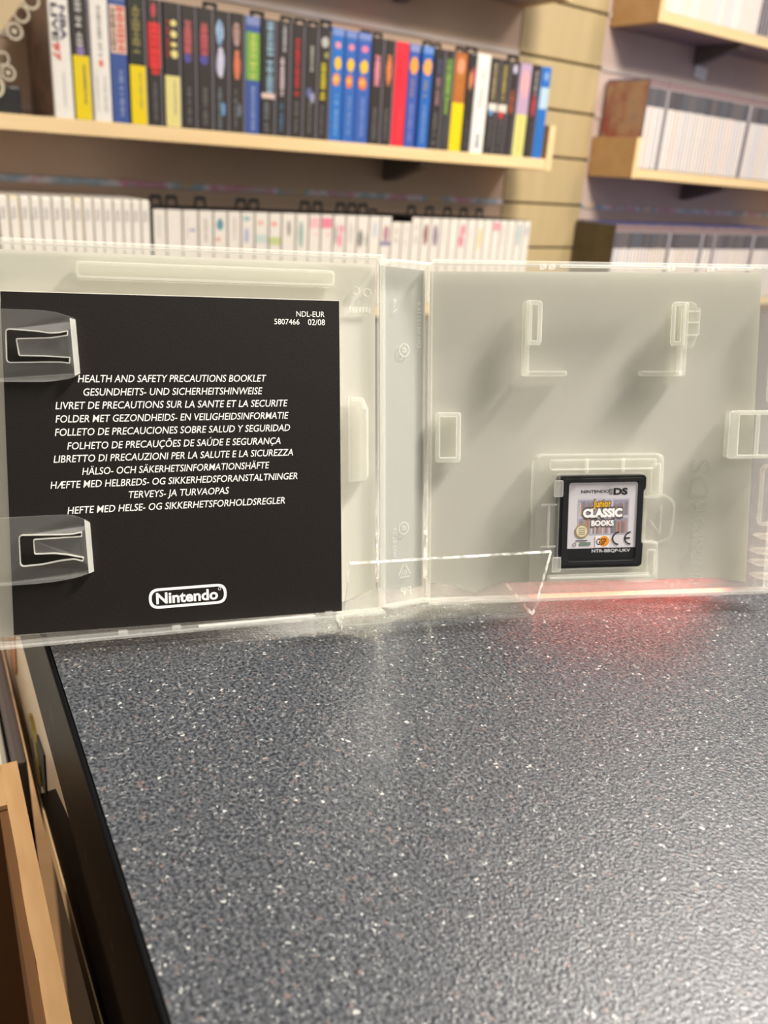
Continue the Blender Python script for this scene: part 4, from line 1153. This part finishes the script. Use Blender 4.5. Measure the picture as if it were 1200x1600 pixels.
# ------------------------------------------------------------------ white-spined cases with black hang loops
MSB = [0.5755, 0.5998, 0.6292, 0.6593, 0.6877, 0.7153, 0.7423, 0.7697, 0.7991, 0.8263, 0.8569, 0.8853, 0.9128, 0.9408, 0.9708, 0.9968, 1.0265, 1.0551, 1.0826, 1.109, 1.1341, 1.1596, 1.1856, 1.2119, 1.2369, 1.2623, 1.2881, 1.3143, 1.3371, 1.3621, 1.3856, 1.4093, 1.4335, 1.4579, 1.4806]
LOOPS = [0.6224, 0.6551, 0.7116, 0.7933, 0.8248, 0.9363, 0.9657, 1.0185, 1.0504, 1.079, 1.1044, 1.1918, 1.2473, 1.3046, 1.3427, 1.3915]
TEAL = (52, 124, 150); PNK = (226, 108, 140); MAR = (120, 56, 62); PUR = (112, 92, 122)
MS = {0: ('faint grey lettering', [('t', .3, .85, .3, .6, (206, 206, 208))]), 1: ('no visible title', []),
      2: ('a small blue spot', [('o', .5, .6, .04, .2, (136, 140, 190)), ('t', .3, .8, .2, .35, (216, 206, 204))]),
      3: ('a grey scribbled title', [('t', .2, .8, .35, .6, (180, 174, 166))]),
      4: ('a teal patch', [('o', .66, .45, .15, .26, TEAL), ('o', .28, .3, .06, .2, (226, 160, 140))]),
      5: ('pale tan lettering', [('t', .25, .85, .4, .62, (198, 186, 172))]),
      6: ('a teal spot over a violet streak', [('o', .82, .4, .06, .26, (120, 176, 176)), ('o', .38, .4, .22, .2, (164, 168, 204))]),
      7: ('a red patch over pale teal', [('o', .72, .4, .07, .28, (226, 176, 164)), ('b', .2, .42, (190, 208, 206))]),
      8: ('a red patch over green', [('o', .70, .4, .07, .28, (230, 150, 144)), ('b', .15, .36, (186, 200, 120))]),
      9: ('a thin dark streak', [('o', .6, .5, .22, .14, (130, 124, 118))]),
      10: ('a grey-green streak', [('o', .45, .4, .36, .2, (136, 170, 164))]),
      11: ('a pale pink square', [('b', .62, .9, (236, 176, 186)), ('o', .45, .6, .06, .2, (240, 200, 206))]),
      12: ('a strong pink square', [('b', .62, .9, (230, 108, 138)), ('o', .45, .6, .06, .2, (240, 186, 196))]),
      13: ('a pink and grey streak', [('o', .62, .62, .12, .24, (236, 140, 164)), ('o', .3, .55, .2, .2, (240, 130, 160)), ('o', .45, .2, .3, .1, (150, 146, 140))]),
      14: ('a broad grey patch', [('o', .5, .45, .3, .24, (206, 202, 196))]),
      15: ('a dark grey streak', [('o', .34, .3, .26, .22, (110, 108, 104)), ('o', .3, .8, .2, .06, (120, 140, 136))]),
      16: ('a pale blue streak', [('o', .6, .5, .24, .2, (190, 198, 212))]),
      17: ('a plum and violet figure', [('o', .5, .5, .26, .26, (170, 110, 130)), ('b', .15, .28, (120, 116, 160))]),
      18: ('a tan streak below the black notch', [('t', .35, .85, .3, .7, (200, 190, 176))]),
      19: ('grey lettering right of the black notch', [('t', .2, .9, .3, .65, (206, 200, 196))]),
      20: ('two grey patches', [('o', .7, .5, .12, .3, (212, 206, 202)), ('o', .35, .5, .15, .3, (206, 200, 198))]),
      21: ('a maroon oval', [('o', .5, .5, .34, .24, MAR)]), 22: ('a purple oval', [('o', .48, .5, .36, .24, PUR)]),
      23: ('fine grey lines', [('t', .2, .85, .3, .5, (214, 210, 212))]), 24: ('a plain face', []),
      25: ('two bright pink blots', [('o', .66, .5, .18, .26, PNK), ('o', .32, .4, .2, .28, PNK)]), 26: ('a plain white face', [('t', .3, .7, .3, .5, (216, 212, 212))]),
      27: ('a mustard yellow stripe', [('o', .4, .5, .36, .2, (220, 200, 112))]),
      28: ('a blank face beside the mustard stripe', []), 29: ('a short pink block', [('b', .66, .92, (230, 140, 160))]),
      30: ('pale grey lettering right of the pink block', [('t', .2, .85, .25, .6, (206, 204, 200))]), 31: ('a blank greyish face', [('t', .3, .8, .4, .6, (218, 212, 210))]),
      32: ('a blue-green stripe', [('o', .52, .45, .4, .24, (146, 178, 188))]), 33: ('a grey-blue patch, last in the row', [('o', .66, .5, .18, .26, (170, 178, 190)), ('t', .2, .5, .3, .6, (206, 204, 204))])}
m_sp = ink((232, 228, 222))
loop_d = shape_data([[(-0.0125, 0), (-0.0105, 0.0175), (-0.008, 0.0195), (0.008, 0.0195), (0.0105, 0.0175), (0.0125, 0)], [(-0.0085, 0.0), (-0.0065, 0.0125), (0.0065, 0.0125), (0.0085, 0.0)]], 0.0022)
for i in range(34):
    a = MSB[i]; w = MSB[i + 1] - a - 0.0005
    hh = 0.1785 - (0.010 if i in (18, 19) else 0)
    txt_, items = MS[i]
    items = [it[:-1] + (tuple(int(c * 0.75 + 58) for c in it[-1]),) for it in items]
    g = thing('hanging_game_case', 'white-spined case with %s, %s in the black-topped row' % (txt_, ordinal(i + 1)), 'game case', W(a, FRONT + 0.003, ZL), AZW, 'white-spined game cases with black tops')
    mb = MB(); mb.box(0, w, 0, 0.128, 0, hh, m_tab if i not in (28, 31) else m_blk, bev=0.001, seg=1)
    mb.build('case_shell', g)
    mb = MB(); mb.box(w * .03, w * .97, -0.0008, 0.0002, 0.002, hh - 0.0008, m_sp, bev=0.0004, seg=1)
    y = -0.0010
    off = 0.30   # the marks sit in the upper part of the spine that shows
    for n_, it in enumerate(items):
        y -= 0.00006
        q = lambda v: (off + (1 - off) * v) * hh if v > 0 else 0
        q = lambda v: hh * (0.62 + 0.38 * v)
        if it[0] == 'b':
            mb.quad(w * .06, w * .94, q(it[1]), q(it[2]), y, ink(it[3]))
        elif it[0] == 't':
            pseudo(mb, w * it[3], w * it[4], q(it[1]), q(it[2]), ink(it[5]), y, i * 17 + n_)
        else:
            blob(mb, w * it[2], q(it[1]), w * it[4], it[3] * hh * 0.38, ink(it[5]), y, seed=i + n_)
    mb.quad(w * .86, w * .9, 0.002, hh - 0.002, y, ink((206, 200, 190)))
    mb.build('spine_print', g, fix=False)
    for c in LOOPS:
        if a <= c < MSB[i + 1]:
            mb = MB(); k = min(1.0, w / 0.0254); mb.flat(loop_d, m_tab, 0.088, 1, place=lambda x, z: (min(max(c - a, 0.0126 * k), w - 0.0126 * k) + x * k, hh - 0.0005 + z))
            mb.build('hang_loop', g)

# ------------------------------------------------------------------ slim cases on the right-hand shelves
m_blue = plain('blue_case_top', (62, 72, 150), rough=0.2, var=0.1)
m_smoke = plain('smoky_case_plastic', (112, 106, 112), rough=0.25, var=0.1)
SW_ = ink((232, 228, 228)); SG = ink((92, 90, 98)); SR = ink((142, 118, 122)); SB_ = ink((84, 96, 130))


def slim(a, w, z, hh, label, group, white=0.72, spine=None, top=None, cover=None, depth=0.135, blue=True):
    g = thing('slim_game_case', label, 'game case', W(a, FRONT + 0.003, z), AZW, group)
    mb = MB(); mb.box(0, w, 0, depth, 0, hh, m_smoke if blue else m_wp, bev=0.0012, seg=1)
    if blue:
        mb.box(w * .05, w * .95, 0.006, depth - 0.004, hh - 0.002, hh + 0.0006, m_blue)
    mb.build('case_shell', g)
    mb = MB()
    mb.box(w * .08, w * .92, -0.0005, 0.0002, 0.002, hh * white, spine or SW_)
    if blue:
        mb.box(w * .08, w * .88, -0.0005, 0.0002, hh * white + 0.0005, hh * 0.905, top or SG)
        mb.box(w * .08, w * .88, -0.0005, 0.0002, hh * 0.918, hh * 0.985, SR)
        mb.quad(w * .03, w * .97, hh * 0.905, hh * 0.914, -0.0008, ink((196, 188, 192)))
    mb.build('spine_print', g, fix=False)
    if cover is not None:
        mb = MB(); mb.box(-0.0006, 0.0002, 0.004, depth - 0.004, 0.004, hh - 0.004, cover)
        mb.build('cover_print', g)
    return g


art1 = cover_art('cover_red_brown', [(150, 126, 112), (168, 134, 104), (152, 106, 90), (150, 74, 62), (150, 128, 112)], 13)
art2 = cover_art('cover_olive', [(88, 76, 50), (70, 60, 42), (104, 90, 58)], 12)
vari = [(233, 229, 228), (226, 220, 220), (238, 234, 232), (230, 222, 214), (222, 220, 226), (234, 222, 218)]


def run(first_label, shelf_phrase, group, z, hh, blocks, white, cover, tilt, blue=True, start=0):
    n = 0
    rd = random.Random(len(shelf_phrase))
    for a0, a1, kind in blocks:
        zz_ = lambda a: z + tilt * (a - 1.82)
        if kind == 'gap':
            n += 1
            slim(a0, a1 - a0 - 0.0004, zz_(a0), hh * 0.99, 'dark smoky-spined case, %s from the left on %s' % (ordinal(n), shelf_phrase), group, 0.70, ink((96, 92, 108)), ink((170, 166, 178)), None, blue=blue)
            continue
        k = max(1, round((a1 - a0) / 0.0138)); w = (a1 - a0) / k
        for j in range(k):
            n += 1
            lab_ = first_label if n == 1 else 'slim white-spined case, %s from the left on %s' % (ordinal(n), shelf_phrase)
            slim(a0 + j * w, w - 0.0005, zz_(a0 + j * w), hh - rd.uniform(0, 0.0012), lab_, group, white + rd.uniform(-.003, .003), ink(rd.choice(vari)), ink(rd.choice([(92, 90, 98), (80, 78, 86), (104, 100, 104), (88, 92, 104)])), cover if n == 1 else None, blue=blue)


run('slim case with a red-brown cover facing the strip, on the middle right shelf', 'the middle right shelf', 'slim cases on the middle right shelf', 0.1722 + 0.0225 + 0.0003, 0.2015,
    [(1.8225, 1.8919, 'w'), (1.8925, 1.9015, 'gap'), (1.902, 2.2464, 'w'), (2.247, 2.2610, 'gap'), (2.2614, 2.52, 'w')], 0.70, art1, -0.0045)
run('slim case showing a dark olive cover, first on the low right shelf', 'the low right shelf', 'slim cases on the low right shelf', -0.157 + 0.0225 + 0.0003, 0.1995,
    [(1.783, 2.0001, 'w'), (2.0006, 2.0106, 'gap'), (2.0111, 2.1457, 'w'), (2.1462, 2.157, 'gap'), (2.1575, 2.2057, 'w'), (2.2062, 2.2143, 'gap'), (2.2148, 2.3966, 'w'), (2.397, 2.4095, 'gap'), (2.4099, 2.55, 'w')], 0.70, art2, 0.0)
run('slim white case beside the end panel of the upper right shelf', 'the upper right shelf', 'slim cases on the upper right shelf', 0.5108 + 0.0238 + 0.0003, 0.19,
    [(1.8285, 2.2062, 'w'), (2.207, 2.2200, 'gap'), (2.2205, 2.2340, 'gap'), (2.2345, 2.2480, 'gap'), (2.2485, 2.2620, 'gap')], 0.97, None, 0.0, blue=False)
